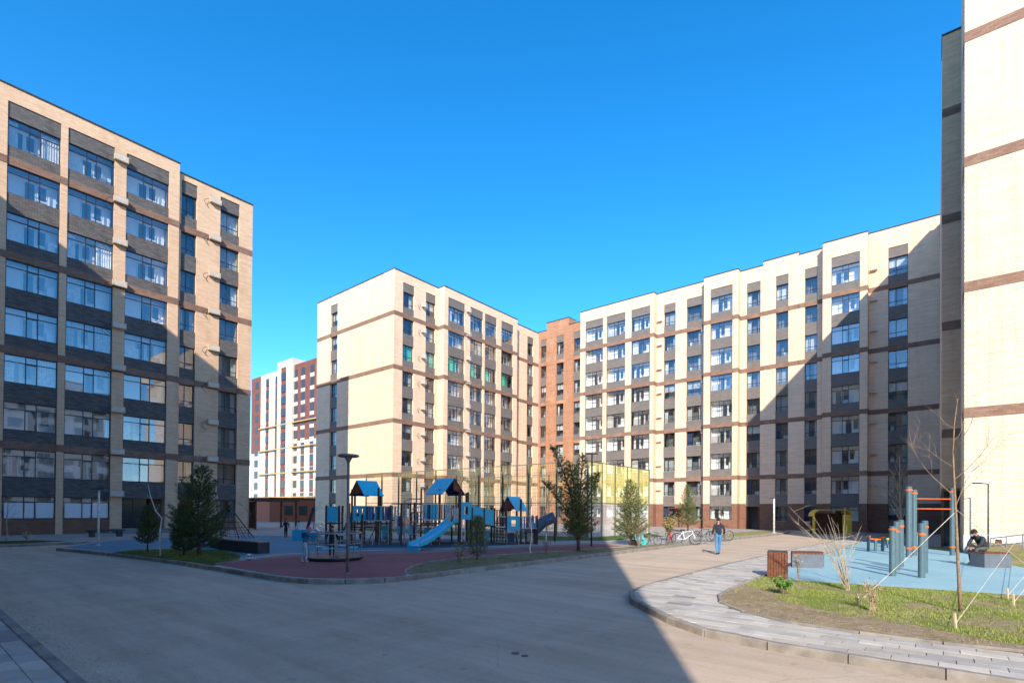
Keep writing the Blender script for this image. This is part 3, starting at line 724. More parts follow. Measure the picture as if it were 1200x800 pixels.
# ================================================================== plants
M['bark'] = plain('pine_bark', (.10, .06, .04), .95, var=.4, scale=12)
M['pale_bark'] = plain('pale_bark', (.36, .30, .22), .9, var=.35, scale=14)
M['tan_bark'] = plain('tan_bark', (.24, .165, .11), .9, var=.35, scale=14)
M['whitewash'] = plain('whitewashed_bark', (.70, .68, .62), .9, var=.12, scale=14)
def leafmat(name, a, b):
    m, t, bs_ = base_mat(name, .75, 0, .25)
    r = _nd(t, 'ShaderNodeNewGeometry').outputs['Random Per Island']
    t.links.new(mix(t, r, a, b), bs_.inputs['Base Color']); return m
M['needles'] = leafmat('pine_needles', (.04, .068, .024), (.12, .15, .055))
M['needles_light'] = leafmat('olive_pine_needles', (.07, .10, .03), (.21, .23, .09))
M['needles_yellow'] = leafmat('yellow_green_needles', (.16, .15, .04), (.30, .25, .08))
M['leaf'] = leafmat('fresh_leaf', (.06, .14, .02), (.14, .26, .05))
M['dry'] = leafmat('dry_stem', (.28, .20, .12), (.45, .34, .22))
M['blade'] = leafmat('grass_blade', (.12, .18, .025), (.30, .31, .09))
M['stake'] = plain('pale_wooden_stake', (.55, .42, .27), .8)
M['rope'] = plain('white_rope', (.62, .56, .46), .8)
def pine(loc, h0, r0, seed, label, group=None, mat='needles', lean=(0, 0), bare=.10, dens=1.0, leaders=((0, 0, 1, 1),)):
    """leaders: (offset x, offset y, height share, spread share) of each top"""
    rg = random.Random(seed); T = thing('pine_tree', label, 'tree', loc, 0, group)
    tr = MB(); cr = MB(); br = MB()
    for ox, oy, hs_, rs_ in leaders: _pine(rg, tr, cr, br, h0*hs_, r0*rs_, seed, (lean[0]+ox, lean[1]+oy), bare, dens)
    tr.build('trunk', M['bark'], T, smooth=True); br.build('branches', M['bark'], T); cr.build('crown', M[mat], T)
    return T
def _pine(rg, tr, cr, br, h, r, seed, lean, bare, dens):
    L = Vector((lean[0], lean[1], 0))
    def spine(t): return Vector((0, 0, h*t)) + L*t*t + Vector((math.sin(t*5+seed)*.03*h*t, math.cos(t*4+seed)*.02*h*t, 0))
    tr.tube([spine(i/8) for i in range(9)], [max(.008, .018*h*(1-i/8.6)) for i in range(9)], 7)
    def tuft(p, d, s):
        d = d.normalized(); a = d.orthogonal().normalized(); b = d.cross(a)
        for q in range(10):
            th = rg.uniform(0, 6.283); v = (d*rg.uniform(.35, 1)+(a*math.cos(th)+b*math.sin(th))*rg.uniform(.3, .75)).normalized()*s*rg.uniform(.7, 1.1)
            w = v.cross(Vector((rg.gauss(0, 1), rg.gauss(0, 1), rg.gauss(0, 1)))).normalized()*s*.06
            cr.face([p-w, p+w, p+v])
    z = bare
    while z < .97:
        n = rg.randint(4, 6); a0 = rg.uniform(0, 6.28); prof = (1-z)**.85*(1-.35*max(0, .22-z)/.22)
        for i in range(n):
            if rg.random() < .12: continue
            a = a0+i*6.283/n+rg.uniform(-.3, .3); ln = r*prof*rg.uniform(.62, 1.12)+.08
            up = .15+.7*z; p0 = spine(z); pts = []
            for k in range(5):
                q = k/4; pts.append(p0+Vector((math.cos(a)*ln*q, math.sin(a)*ln*q, ln*(up*q+.25*q*q)-.04*ln)))
            br.tube(pts, [.006*h*(1-.8*k/4)*(1-z*.6) for k in range(5)], 4, cap=False)
            m_ = max(3, int(ln/.06*dens))
            for k in range(m_):
                q = .18+.82*(k+rg.random())/m_; j = min(3, int(q*4)); f = q*4-j
                p = pts[j].lerp(pts[j+1], f); d = (pts[j+1]-pts[j]).normalized()
                tuft(p, d+Vector((0, 0, .3)), .13+.05*rg.random())
                if rg.random() < .85:      # side shoot
                    sd_ = d.cross(Vector((0, 0, 1))).normalized()*rg.choice((-1, 1)); l2 = ln*.30*(1.1-q)+.06
                    for e in range(max(1, int(l2/.08))):
                        tuft(p+sd_*l2*(e+1)/max(1, int(l2/.08))+d*l2*.5*(e+1)/max(1, int(l2/.08))+Vector((0, 0, rg.uniform(-.02, .06))), sd_+d*.6, .13)
        z += rg.uniform(.035, .055)*(3.2/h)**.4
    for k in range(8): tuft(spine(.94+k*.009), Vector((0, 0, 1)), .15)
def bare_tree(loc, h, seed, label, mat='pale_bark', name='bare_tree', cat='tree', lean=(0, 0), first=.35, depth=4, spread=.55, nb=7, rad=None, group=None, pts=None, white=0, ln0=.34):
    rg = random.Random(seed); T = thing(name, label, cat, loc, 0, group); tr = MB(); br = MB(); rad = rad or .011*h
    P = [Vector(p) for p in pts] if pts else [Vector((lean[0]*(i/7)**1.5+rg.gauss(0, .008*h), lean[1]*(i/7)**1.5+rg.gauss(0, .008*h), h*i/7)) if i else Vector((0, 0, -.05)) for i in range(8)]
    n = len(P)-1
    tr.tube(P, [max(.004, rad*(1-.82*i/n)) for i in range(n+1)], 7)
    def grow(p, d, ln, r_, lv):
        q = [p]
        for i in range(4):
            d = (d+Vector((rg.gauss(0, .12), rg.gauss(0, .12), .10))).normalized(); q.append(q[-1]+d*ln/4)
        br.tube(q, [r_*(1-.17*i) for i in range(5)], 4, cap=False)
        if lv > 0:
            for i in range(rg.randint(2, 4)):
                k = rg.randint(1, 4); a = rg.uniform(0, 6.28); o = d.orthogonal().normalized(); o2 = d.cross(o)
                grow(q[k], (d+(o*math.cos(a)+o2*math.sin(a))*rg.uniform(.5, .9)).normalized(), ln*rg.uniform(.4, .62), r_*.5, lv-1)
    for i in range(nb):
        t = first+(1-first)*(i+.5)/nb; k = min(n-1, int(t*n)); p = P[k].lerp(P[k+1], t*n-k); a = i*2.4+rg.uniform(-.4, .4)
        d = Vector((math.cos(a)*spread, math.sin(a)*spread, .8)).normalized()
        grow(p, d, h*ln0*(1.15-t)*rg.uniform(.7, 1.2)+.1, rad*.45*(1.2-t), depth-2)
    tr.build('trunk', M[mat], T, smooth=True)
    if br.f: br.build('branches', M[mat], T)
    if white: MB().tube([P[0], P[0].lerp(P[1], min(1, white/(P[1]-P[0]).length))], rad*1.06, 8).build('whitewash_band', M['whitewash'], T)
    return T
def bush(loc, h, w, seed, label, mat='leaf', n=160, stems=16, name='shrub', smat='tan_bark', leaves=True, leafs=.05, group=None, tilt=(0, 0)):
    rg = random.Random(seed); T = thing(name, label, 'shrub', loc, 0, group); st = MB(); lf = MB()
    for i in range(stems):
        a = rg.uniform(0, 6.28); rr = w/2*math.sqrt(rg.random()); hh = h*rg.uniform(.6, 1.05)
        tip = Vector((math.cos(a)*rr+tilt[0]*hh/h, math.sin(a)*rr+tilt[1]*hh/h, hh)); mid = tip*.5+Vector((-math.cos(a)*rr*.15, -math.sin(a)*rr*.15, .08*h))
        p0 = Vector((rg.gauss(0, .03), rg.gauss(0, .03), -.02)); st.tube([p0, mid, tip], [.004+.0022*h, .003+.0015*h, .0015+.0006*h], 4, cap=False)
        for q in range(rg.randint(2, 4)):
            t = rg.uniform(.3, .95); p = (mid.lerp(tip, t*2-1) if t > .5 else p0.lerp(mid, t*2)); d = Vector((rg.gauss(0, 1), rg.gauss(0, 1), abs(rg.gauss(.5, .6)))).normalized()*h*rg.uniform(.1, .22)
            st.tube([p, p+d], [.002+.0008*h, .0015], 3, cap=False)
            if leaves:
                for e in range(n//stems//3+1):
                    c = p+d*rg.random()+Vector((rg.gauss(0, .04*h), rg.gauss(0, .04*h), rg.gauss(0, .04*h))); a_ = Vector((rg.gauss(0, 1), rg.gauss(0, 1), rg.gauss(0, 1))).normalized()*leafs; b_ = a_.orthogonal().normalized()*leafs*.5
                    lf.face([c-a_, c+b_, c+a_, c-b_])
    st.build('stems', M[smat], T)
    if lf.f: lf.build('foliage', M[mat], T)
    return T
def at(px, py, z=ZP): return tuple(G(px, py, z))
pine(at(233, 651), 3.5, 1.35, 3, 'big dark green pine in front of the tan block, by the curved bench', dens=1.15)
pine(at(215.5, 650.5), 1.9, .6, 9, 'low dark pine close to the left side of the big pine')
pine(at(173, 646.5), 1.9, .55, 5, 'small young pine leftmost on the shaded lawn', bare=.2)
_r = lambda a, b: (RT*a+FW*b)
_ld = [(-1.35, .2, 1.0, .46), (-.55, -.3, .84, .50), (.15, .3, .93, .48), (.85, -.1, .74, .50), (-1.7, .5, .66, .45)]
pine(at(678, 645.5), 4.9, 1.95, 11, 'tall bushy olive pine with several tops between the playground and the court mesh', mat='needles_light', bare=.17, dens=.28, leaders=[(_r(a, b).x, _r(a, b).y, c, d) for a, b, c, d in _ld])
pine(at(739, 638.5), 3.6, 1.25, 14, 'sunlit bushy pine in front of the yellow court mesh', mat='needles_light', bare=.12)
pine(at(806, 623.5), 4.3, 1.5, 15, 'light green pine in front of the long cream block, right of the yellow bush', mat='needles_light', bare=.15, dens=.7)
pine(at(559, 656), 1.55, .48, 16, 'small scruffy pine on the sandy verge right of the slide', mat='needles_light', bare=.12, dens=.4)
bush(at(783, 633), 1.7, 1.1, 17, 'yellow green bush beside the bicycles', 'needles_yellow', 500, 30, leafs=.07)
bush(at(538, 659), .8, .9, 18, 'low dry shrub on the sandy verge by the small scruffy pine', 'needles_light', 60, 18)
bush(at(918, 696), .42, .62, 19, 'small leafy green shrub at the edge of the sunlit lawn', 'leaf', 420, 18, leafs=.035)
bush(at(1023, 716), .62, .5, 20, 'tuft of dry stems on the sunlit lawn near the paving', 'dry', 60, 26, smat='dry', leafs=.025)
bush(at(936, 681), .85, .35, 21, 'thin reddish sapling beside the slatted bin', 'dry', 40, 9, leafs=.03)
bush(at(994, 691), 1.95, 1.7, 22, 'bare pale shrub with many upright stems on the sunlit lawn', stems=26, leaves=False, smat='pale_bark', tilt=(.15, .55))
bush(at(748, 640), 1.5, 1.5, 23, 'bare reddish shrub at the foot of the sunlit bushy pine', stems=30, leaves=False, smat='tan_bark')
bush(at(32, 634), .5, .7, 24, 'small dry shrub in the frontage lawn at the far left', 'dry', 40, 16, smat='dry')
bush(at(640, 649), .9, .8, 25, 'bare low shrub under the tall bushy olive pine', stems=20, leaves=False, smat='tan_bark')
# crooked white trunk among the pines
b0 = Vector(at(188, 651)); 
bare_tree(tuple(b0), 2.7, 31, 'crooked white sapling trunk between the pines on the shaded lawn', 'whitewash', 'sapling', pts=[(0, 0, -.05), (-.02, .03, .9), (.03, .0, 1.45), (-.14, .16, 1.75), (-.26, .33, 2.3), (-.32, .42, 2.75)], nb=3, first=.5, depth=2, rad=.035, ln0=.2)
bare_tree(at(8, 633), 2.6, 32, 'young bare sapling in the frontage lawn at the far left edge', 'pale_bark', 'sapling', nb=7, depth=3, rad=.04)
# guyed sapling near the paving
gs = Vector(at(1126, 716.5))
def rel(px, hz):      # lateral offset in the photo at height hz above the sapling base
    d = (gs-Vector((0, 0, EYE))).dot(FW); base = CX+FPX*(gs-Vector((0, 0, EYE))).dot(RT)/d
    return tuple(RT*((px-base)*d/FPX) + Vector((0, 0, hz)))
bare_tree(tuple(gs), 4.0, 33, 'guyed sapling with a wrapped lower trunk beside the exercise pad', 'tan_bark', 'sapling', pts=[(0, 0, -.05), rel(1124, .55), rel(1122, 1.15), rel(1120.5, 1.75), rel(1118, 2.5), rel(1116.5, 3.05), rel(1118, 3.6), rel(1122, 4.1)], nb=9, first=.42, depth=4, rad=.034, spread=.95, ln0=.36)
bare_tree(at(1054.5, 637.5, .05), 5.6, 34, 'pale bare tree rising behind the exercise poles', 'pale_bark', nb=20, first=.2, depth=5, rad=.10, spread=.65, ln0=.34)
bare_tree(at(640, 634), 3.6, 35, 'bare thin tree behind the sandy verge with a whitewashed stem', 'pale_bark', nb=9, depth=4, rad=.05, white=1.2)
bare_tree(at(622, 648), 2.0, 36, 'thin white staked sapling in front of the small playground tower', 'whitewash', 'sapling', nb=4, depth=2, rad=.03)
for (px, py, h, sdd, lb) in ((368, 628, 4.0, 41, 'bare sapling near the left face of the cream block'), (890, 619, 4.0, 42, 'bare sapling by the dark doorway of the long cream block'), (845, 621, 3.4, 43, 'bare sapling in front of the brick base left of the doorway'), (1188, 640, 3.2, 44, 'small bare sapling against the tower wall by the railing'), (1150, 640, 2.6, 45, 'twiggy bare sapling against the tower wall behind the seated man'), (291, 628, 3.2, 46, 'bare sapling beside the rope climber at the tan block')):
    bare_tree(at(px, py), h, sdd, lb, 'tan_bark', 'sapling', nb=7, depth=3, rad=.035)
# ropes and stakes of the guyed sapling
top = gs+Vector(rel(1121.5, 1.95))
def guy(p0, stake, label, slabel):
    a = Vector(p0); b = Vector(stake)
    o = MB().tube([a, a.lerp(b+Vector((0, 0, .12)), .5)-Vector((0, 0, .02)), b+Vector((0, 0, .12))], .0055, 5).build('guy_rope', M['rope'], None, None); tag(o, label, 'rope', 'guy ropes of the young trees')
    if slabel:
        s_ = MB().tube([(b.x, b.y, ZP-.1), (b.x-.05, b.y+.03, ZP+.27)], [.014, .024], 5).build('stake', M['stake']); tag(s_, slabel, 'stake', 'wooden stakes of the guy ropes')
def up2(px, py, h):
    p = G(px, py, ZP); return (p.x, p.y, ZP+h)
guy(top, at(1007, 711), 'rope running down left from the guyed sapling to a stake', 'wooden stake in the lawn left of the guyed sapling')
guy(top, at(1215, 675), 'rope running down right from the guyed sapling past the seated man', None)
guy(up2(1215, 662, 2.0), at(1121, 737), 'long rope rising right from the stake nearest the paving', 'wooden stake nearest the paving, below the guyed sapling')
guy(up2(1262, 655, 2.0), at(1182, 703), 'rope from the left one of the two close stakes at the right edge', 'left one of the two close stakes at the right edge')
guy(up2(1275, 660, 2.0), at(1189, 711), 'rope from the right one of the two close stakes at the right edge', 'right one of the two close stakes at the right edge')
# grass blades on the lawns
def blades(name, poly, n, seed, h, thr, scale=.9, mat='blade'):
    rg = random.Random(seed); g = MB(); xs = [p[0] for p in poly]; ys = [p[1] for p in poly]
    k = 0; tries = 0
    while k < n and tries < n*8:
        tries += 1
        x, y = rg.uniform(min(xs), max(xs)), rg.uniform(min(ys), max(ys))
        if not inside((x, y), poly): continue
        f = noise.fractal(Vector((x*scale, y*scale, 0)), .8, 2, 5)
        if name == 'lawn_grass' and inside((x, y), wi+wo2) and rg.random() > .12: continue
        if f < thr and rg.random() > .10: continue
        a = rg.uniform(0, 6.28); hh = h*rg.uniform(.5, 1.2); w = .006+.003*rg.random(); l = rg.uniform(0, .5)*hh; b = rg.uniform(0, 6.28)
        g.face([(x-w*math.cos(a), y-w*math.sin(a), ZP-.01), (x+w*math.cos(a), y+w*math.sin(a), ZP-.01), (x+l*math.cos(b), y+l*math.sin(b), ZP+hh)]); k += 1
    tag(g.build(name, M[mat]), 'short sparse spring grass growing in the lawn', 'grass', kind='stuff')
lawnR = list(reversed(WALK_IN))[1:-1]
lawnR = [p for p in lawnR if -3.2 < p[1] and p[0] < 18] + [tuple(p[:2]) for p in GP((925, 679.5), (1120, 692.5), (1192, 697.5), (1215, 699))]
blades('lawn_grass', [(10.0, -1.2), (9.75, 0), (9.72, 1.3), (9.95, 2.2), (10.5, 3.05), (11.2, 3.55), (12.2, 3.85), (15.2, 3.9), (17.1, 3.8)] + [tuple(p[:2]) for p in GP((925, 680), (1120, 693), (1192, 698))] + [(17.5, -2.6), (10.3, -2.6)], 24000, 1, .045, .0)
blades('lawn_grass', [tuple(p) for p in GP((135, 647), (160, 644.5), (215, 643.5), (262, 645.5), (282, 651), (280, 655.5), (262, 659), (200, 654.8), (150, 648.8))], 5000, 2, .07, -.2)
blades('verge_grass', [(9.9, 11.9), (11.5, 13.4), (15, 14.1), (17.9, 13.8), (23, 12.8), (25, 12.5), (12.5, 11.85)], 4500, 3, .06, -.05, mat='blade')

# ================================================================== street furniture
M['steel'] = plain('grey_steel', (.20, .20, .21), .5, .3, var=.1)
M['dark_steel'] = plain('dark_steel', (.05, .05, .055), .5, .2)
M['lamp_grey'] = plain('grey_lamp_paint', (.17, .165, .16), .5)
M['lamp_white'] = plain('pale_lamp_paint', (.62, .61, .59), .5)
M['concrete'] = plain('slate_concrete', (.115, .13, .155), .8, var=.12)
M['dark_concrete'] = plain('dark_concrete', (.045, .045, .048), .8, var=.2)
def lamp(loc, h, label, mat='lamp_grey', head='disc', r=.04):
    T = thing('street_lamp', label, 'street lamp', loc)
    MB().tube([(0, 0, -.05), (0, 0, h*.55), (0, 0, h-.05)], [r*1.15, r, r*.9], 10).build('post', M[mat], T, smooth=True)
    MB().lathe([(r*2.3, 0), (r*2.3, .02), (r*1.3, .05)], n=12).build('base_plate', M[mat], T)
    if head == 'disc':
        MB().lathe([(r*.95, 0), (.1, .13), (.12, .16)], (0, 0, h-.2), 14).build('collar', M[mat], T)
        MB().lathe([(.26, 0), (.30, .02), (.30, .05), (.27, .075)], (0, 0, h-.04), 22).build('lamp_head', M[mat], T)
    elif head == 'arm':
        d = -RT*.42; MB().tube([(0, 0, h-.06), (d.x, d.y, h-.02)], .022, 6).build('arm', M[mat], T)
        MB().obox((d.x*1.2, d.y*1.2, h-.03), -RT*.17, FW*.07, (0, 0, .03)).build('lamp_head', M['dark_steel'], T)
    else:
        MB().obox((0, 0, h), -RT*.30, FW*.10, (0, 0, .025)).build('lamp_head', M['dark_steel'], T)
    return T
lamp(at(407, 672), 3.42, 'grey park lamp with a flat disc head at the front of the maroon surface')
lamp(at(115, 638.5), 2.75, 'thin lamp post in front of the tan block ground floor', 'lamp_white', 'bar', .045)
lamp(at(907, 624), 3.2, 'pale lamp post in front of the long cream block', 'lamp_white', 'bar', .08)
lamp(at(1158, 643, .4), 3.05, 'slim dark lamp with a side arm before the tower wall', 'dark_steel', 'arm', .03)
lamp(at(693, 640), 4.9, 'tall dark lamp mast at the corner of the sports court', 'dark_steel', 'bar', .04)
def slatted_bin(loc, label, w=.58, h=.74, rz=0):
    T = thing('litter_bin', label, 'litter bin', loc, rz)
    MB().box(-w/2+.03, w/2-.03, -w/2+.03, w/2-.03, .03, h-.03).build('liner', M['dark_steel'], T)
    sm = MB().box(-.028, .028, -.016, .016, .02, h).mesh('slat', M['wood'])
    for s_ in range(4):
        for i in range(7):
            t = -w/2+.045+(w-.09)*i/6; a = s_*math.pi/2; o = place('slat', sm, T, (t*math.cos(a)+(w/2)*math.sin(a), t*math.sin(a)-(w/2)*math.cos(a), 0), a)
    g = MB(); g.box(-w/2, w/2, -w/2, -w/2+.08, h, h+.03); g.box(-w/2, w/2, w/2-.08, w/2, h, h+.03); g.box(-w/2, -w/2+.08, -w/2+.08, w/2-.08, h, h+.03); g.box(w/2-.08, w/2, -w/2+.08, w/2-.08, h, h+.03)
    g.build('rim', M['dark_steel'], T); return T
slatted_bin(at(911, 676), 'brown slatted bin standing on the paved corner by the aqua pad', w=.50, h=.74, rz=R(YAW-90-27))
slatted_bin(at(1170, 647, .2), 'brown slatted bin behind the seated man, against the tower wall', .5, .6, R(YAW-90))
def block_bench(poly, h, loc, label, mat='concrete', top='wood', cat='bench', rz=0, slats=None):
    T = thing('bench', label, cat, loc, rz)
    MB().prism(poly, -.03, h-.05).build('concrete_base', M[mat], T)
    xs = [p[0] for p in poly]; ys = [p[1] for p in poly]; x0, x1 = min(xs), max(xs); n = max(3, int((x1-x0)/.11)); w = (x1-x0)/n
    for i in range(n):
        c = clip(poly, x0+i*w+.008, x0+(i+1)*w-.008, min(ys)+.005, max(ys)-.005)
        if c: MB().prism(c, h-.046, h).build('slat', M[top], T)
    return T
yr = R(YAW-90)
block_bench([(-.62, -.18), (.28, -.45), (.33, .0), (.62, .05), (.62, .42), (-.28, .55)], .52, at(946, 664), 'angular slate planter bench with a brown slatted top by the bin', rz=yr)
T2 = block_bench([(-.5, -.27), (.5, -.27), (.5, .27), (-.5, .27)], .54, at(1161, 664), 'slate block bench with slatted top that the man sits on', rz=yr+.05)
# curved bench wall left of the playground
T = thing('bench', 'long curved dark bench with a pale wooden top behind the big pine', 'bench', (0, 0, ZP))
pth = [(10.15, 21.6), (9.95, 23.2), (10.0, 25.0), (10.3, 26.8), (10.9, 28.5), (11.8, 30.0)]
o1, o2 = offset(pth, .26), offset(pth, -.26)
MB().prism(o1+list(reversed(o2)), -.03, .46).build('concrete_base', M['dark_concrete'], T)
M['pale_wood'] = plain('weathered_pale_wood', (.30, .25, .20), .8, var=.3, scale=12)
for i in range(len(pth)-1):
    for k in range(10):
        a = [o1[i][j]+(o1[i+1][j]-o1[i][j])*(k+.06)/10 for j in (0, 1)]; b = [o1[i][j]+(o1[i+1][j]-o1[i][j])*(k+.94)/10 for j in (0, 1)]
        c = [o2[i][j]+(o2[i+1][j]-o2[i][j])*(k+.06)/10 for j in (0, 1)]; d = [o2[i][j]+(o2[i+1][j]-o2[i][j])*(k+.94)/10 for j in (0, 1)]
        MB().prism([a, b, d, c], .462, .51).build('slat', M['pale_wood'], T)
for px, py, w, lb in ((124, 628.5, 1.9, 'long low black bench on the pavement before the tan block entrance'), (943, 619.5, 2.2, 'long low black bench at the brick base left of the yellow cabin')):
    T = thing('bench', lb, 'bench', at(px, py), 0 if px < 500 else PX)
    MB().box(-w/2, w/2, -.25, .25, .36, .46).build('seat', M['dark_steel'], T)
    lm = MB().box(-.12, .12, -.22, .22, -.02, .36).mesh('leg', M['dark_steel'])
    for x in (-w/2+.25, w/2-.25): place('leg', lm, T, (x, 0, 0))
# entrance steps of the tan block with doors
T = thing('entrance_steps', 'shallow concrete steps under the dark entrance of the tan block', 'steps', (12.6, 45.3, ZP))
MB().box(-1.9, 3.1, -.9, .88, -.02, .16).build('step', M['pave'], T); MB().box(-1.9, 3.1, -.5, .88, .162, .32).build('step', M['pave'], T)
T = thing('handrail', 'dark metal handrail beside the tan block entrance steps', 'handrail', (14.9, 45.0, .1))
g = MB()
for z in (.35, .7, 1.05): g.tube([(0, -.9, z), (0, .9, z)], .025, 6)
for y in (-.9, 0, .9): g.tube([(0, y, 0), (0, y, 1.05)], .03, 6)
g.build('rails', M['dark_steel'], T)
T = thing('handrail', 'grey metal handrail of the tower entrance ramp at the right edge', 'handrail', at(1195, 652, .15))
g = MB(); d1 = (-RT*.9+FW*1.8); d1.z = 0
rp = [Vector((0, 0, 0))-d1*.6, Vector((0, 0, 0))+d1*.5]
for z in (.3, .6, .95): g.tube([rp[0]+Vector((0, 0, z+.25)), rp[1]+Vector((0, 0, z-.2))], .025, 6)
for t in (0, .25, .5, .75, 1): p = rp[0].lerp(rp[1], t); g.tube([p, p+Vector((0, 0, 1.2-.45*t))], .028, 6)
g.build('rails', M['steel'], T)
for nm, zz, x0, x1 in (('grass_bank', .55, 30.2, 33.3),):
    g = MB(); g.face([(28.6, -2.1, ZP), (33.3, -1.2, .66), (33.3, -14, .66), (27.5, -14, ZP)][::-1]); tag(g.build(nm, M['sunny_lawn']), kind='structure')

# ================================================================== sports court fence
M['fence_post'] = plain('olive_fence_post', (.17, .155, .09), .6)
M['yellow_bar'] = plain('yellow_fence_paint', (.80, .72, .22), .5, var=.1)
M['grey_bar'] = plain('grey_fence_paint', (.68, .67, .66), .5, var=.1)
M['green_wire'] = plain('dark_fence_wire', (.10, .10, .07), .6)
T = thing('court_fence', 'tall fence of the sports court with a yellow upper and grey lower mesh', 'fence', (31.4, 18.9, ZP))
HF, LX, LY = 5.4, 10.0, 26.0
pm = MB().box(-.05, .05, -.05, .05, -.05, HF).mesh('post', M['fence_post'])
for i in range(6): place('post', pm, T, (LX*i/5, 0, 0))
for i in range(1, 11): place('post', pm, T, (0, LY*i/10, 0))
for i in range(1, 11): place('post', pm, T, (LX, LY*i/10, 0))
for z in (2.45, HF-.03):
    MB().box(.05, LX, -.03, .03, z-.03, z+.03).build('rail', M['fence_post'], T); MB().box(-.03, .03, .05, LY, z-.03, z+.03).build('rail', M['fence_post'], T); MB().box(LX-.03, LX+.03, .05, LY, z-.03, z+.03).build('rail', M['fence_post'], T)
gy, gg, gw_ = MB(), MB(), MB()
rg = random.Random(5)
x = .15
band = {}
while x < LX-.1:
    kb = int(x/.42); band.setdefault(kb, rg.choice((.35, .6, 1.0, 1.35))); w = .0095*band[kb]
    gy.box(x-w, x+w, -.005, .005, 2.5, HF-.08); gg.box(x-w, x+w, -.005, .005, .05, 2.4); x += .085
for z in [2.5+.25*i for i in range(12)]: gy.box(.05, LX, .013, .02, z, z+.012)
for z in [.1+.25*i for i in range(10)]: gg.box(.05, LX, .013, .02, z, z+.012)
y = .2
while y < LY:
    gw_.box(-.006, .006, y-.006, y+.006, .05, HF-.06); gy.box(-.012, .012, y-.004, y+.004, 2.5, HF-.08) if int(y/1.3) % 3 != 1 else None; gg.box(-.012, .012, y-.004, y+.004, .05, 2.4) if int(y/1.3) % 2 else None; gw_.box(LX-.006, LX+.006, y-.006, y+.006, .05, 2.4); gy.box(LX-.004, LX+.004, y-.004, y+.004, 2.5, HF-.08); y += .16
for z in [.2+.3*i for i in range(17)]: gw_.box(.007, .014, .05, LY, z, z+.012)
tag(gy.build('yellow_mesh', M['yellow_bar'], T), kind='stuff'); tag(gg.build('grey_mesh', M['grey_bar'], T), kind='stuff'); tag(gw_.build('wire_mesh', M['green_wire'], T), kind='stuff')

# ================================================================== playground
M['play_blue'] = plain('bright_blue_panel', (.012, .36, .52), .45, var=.08, spec=.5)
M['play_light_blue'] = plain('light_blue_panel', (.05, .52, .70), .35, var=.08, spec=.5)
M['play_navy'] = plain('navy_panel', (.03, .05, .13), .5)
M['play_purple'] = plain('purple_slat', (.13, .10, .24), .5)
M['play_post'] = plain('dark_brown_post', (.055, .030, .022), .6)
M['play_rust'] = plain('rust_brown_panel', (.24, .065, .035), .6)
M['play_beige'] = plain('beige_climbing_panel', (.42, .37, .33), .7)
M['play_grey'] = plain('galvanised_rail', (.30, .30, .30), .4, .5)
PO = Vector(at(385, 638)); PE = Vector(at(642, 637.2)); px_ = (PE-PO).normalized(); py_ = Vector((-px_.y, px_.x, 0)); PR = math.atan2(px_.y, px_.x)
PM = 1/((PE-PO).length)     # not used for scaling, only keeps the line's length
def PL(px, py=638.0, back=0.0):
    """point on the front line of the playground frame seen at photo column px"""
    r = FW + RT*((px-CX)/FPX) + UP*((CY-py)/FPX)
    # intersect vertical plane through PO along px_ (shifted back)
    n = py_; q = PO+py_*back - Vector((0, 0, EYE)); t = q.dot(n)/r.dot(n); p = r*t
    return Vector((p.x, p.y, ZP)) - PO
def lx(px, back=0.0): return PL(px, 638, back).dot(px_)
PB = thing('playground_frame', 'large blue and brown climbing frame with roofed towers, bridges and a slide', 'playground frame', tuple(PO), PR)
rp_ = MB()
def posts(*a, h=1.9, back=(0, 1.2)):
    for x in a:
        for b in back: place('post', cm(('pp', h), lambda: MB().box(-.05, .05, -.05, .05, -.05, h).mesh('post', M['play_post'])), PB, (x, b, 0))
def deck(x0, x1, y0=0, y1=1.2, z=1.15): MB().box(x0, x1, y0, y1, z-.07, z).build('deck', M['play_post'], PB)
def rail_slats(x0, x1, y, z0, z1, cols=('play_blue', 'play_navy', 'play_purple'), step=.13):
    MB().box(x0, x1, y-.025, y+.025, z1, z1+.05).build('rail', M['play_grey'], PB); MB().box(x0, x1, y-.025, y+.025, z0-.05, z0).build('rail', M['play_grey'], PB)
    n = max(1, int((x1-x0)/step))
    for i in range(n):
        m_ = cols[(i*i+i//2) % len(cols)]; place('slat', cm(('sl', m_, round(z1-z0, 2)), lambda: MB().box(-.042, .042, -.012, .012, 0, z1-z0).mesh('slat', M[m_])), PB, (x0+(i+.5)*(x1-x0)/n, y, z0))
def panel(x0, x1, y, z0, z1, m_='play_blue', hole=False, name='panel'):
    g = MB()
    if hole:
        c = (x0+x1)/2; w = (x1-x0)*.16; g.box(x0, c-w, y-.015, y+.015, z0, z1); g.box(c+w, x1, y-.015, y+.015, z0, z1); g.box(c-w, c+w, y-.015, y+.015, z0, z0+(z1-z0)*.3); g.box(c-w, c+w, y-.015, y+.015, z0+(z1-z0)*.75, z1)
    else: g.box(x0, x1, y-.015, y+.015, z0, z1)
    g.build(name, M[m_], PB)
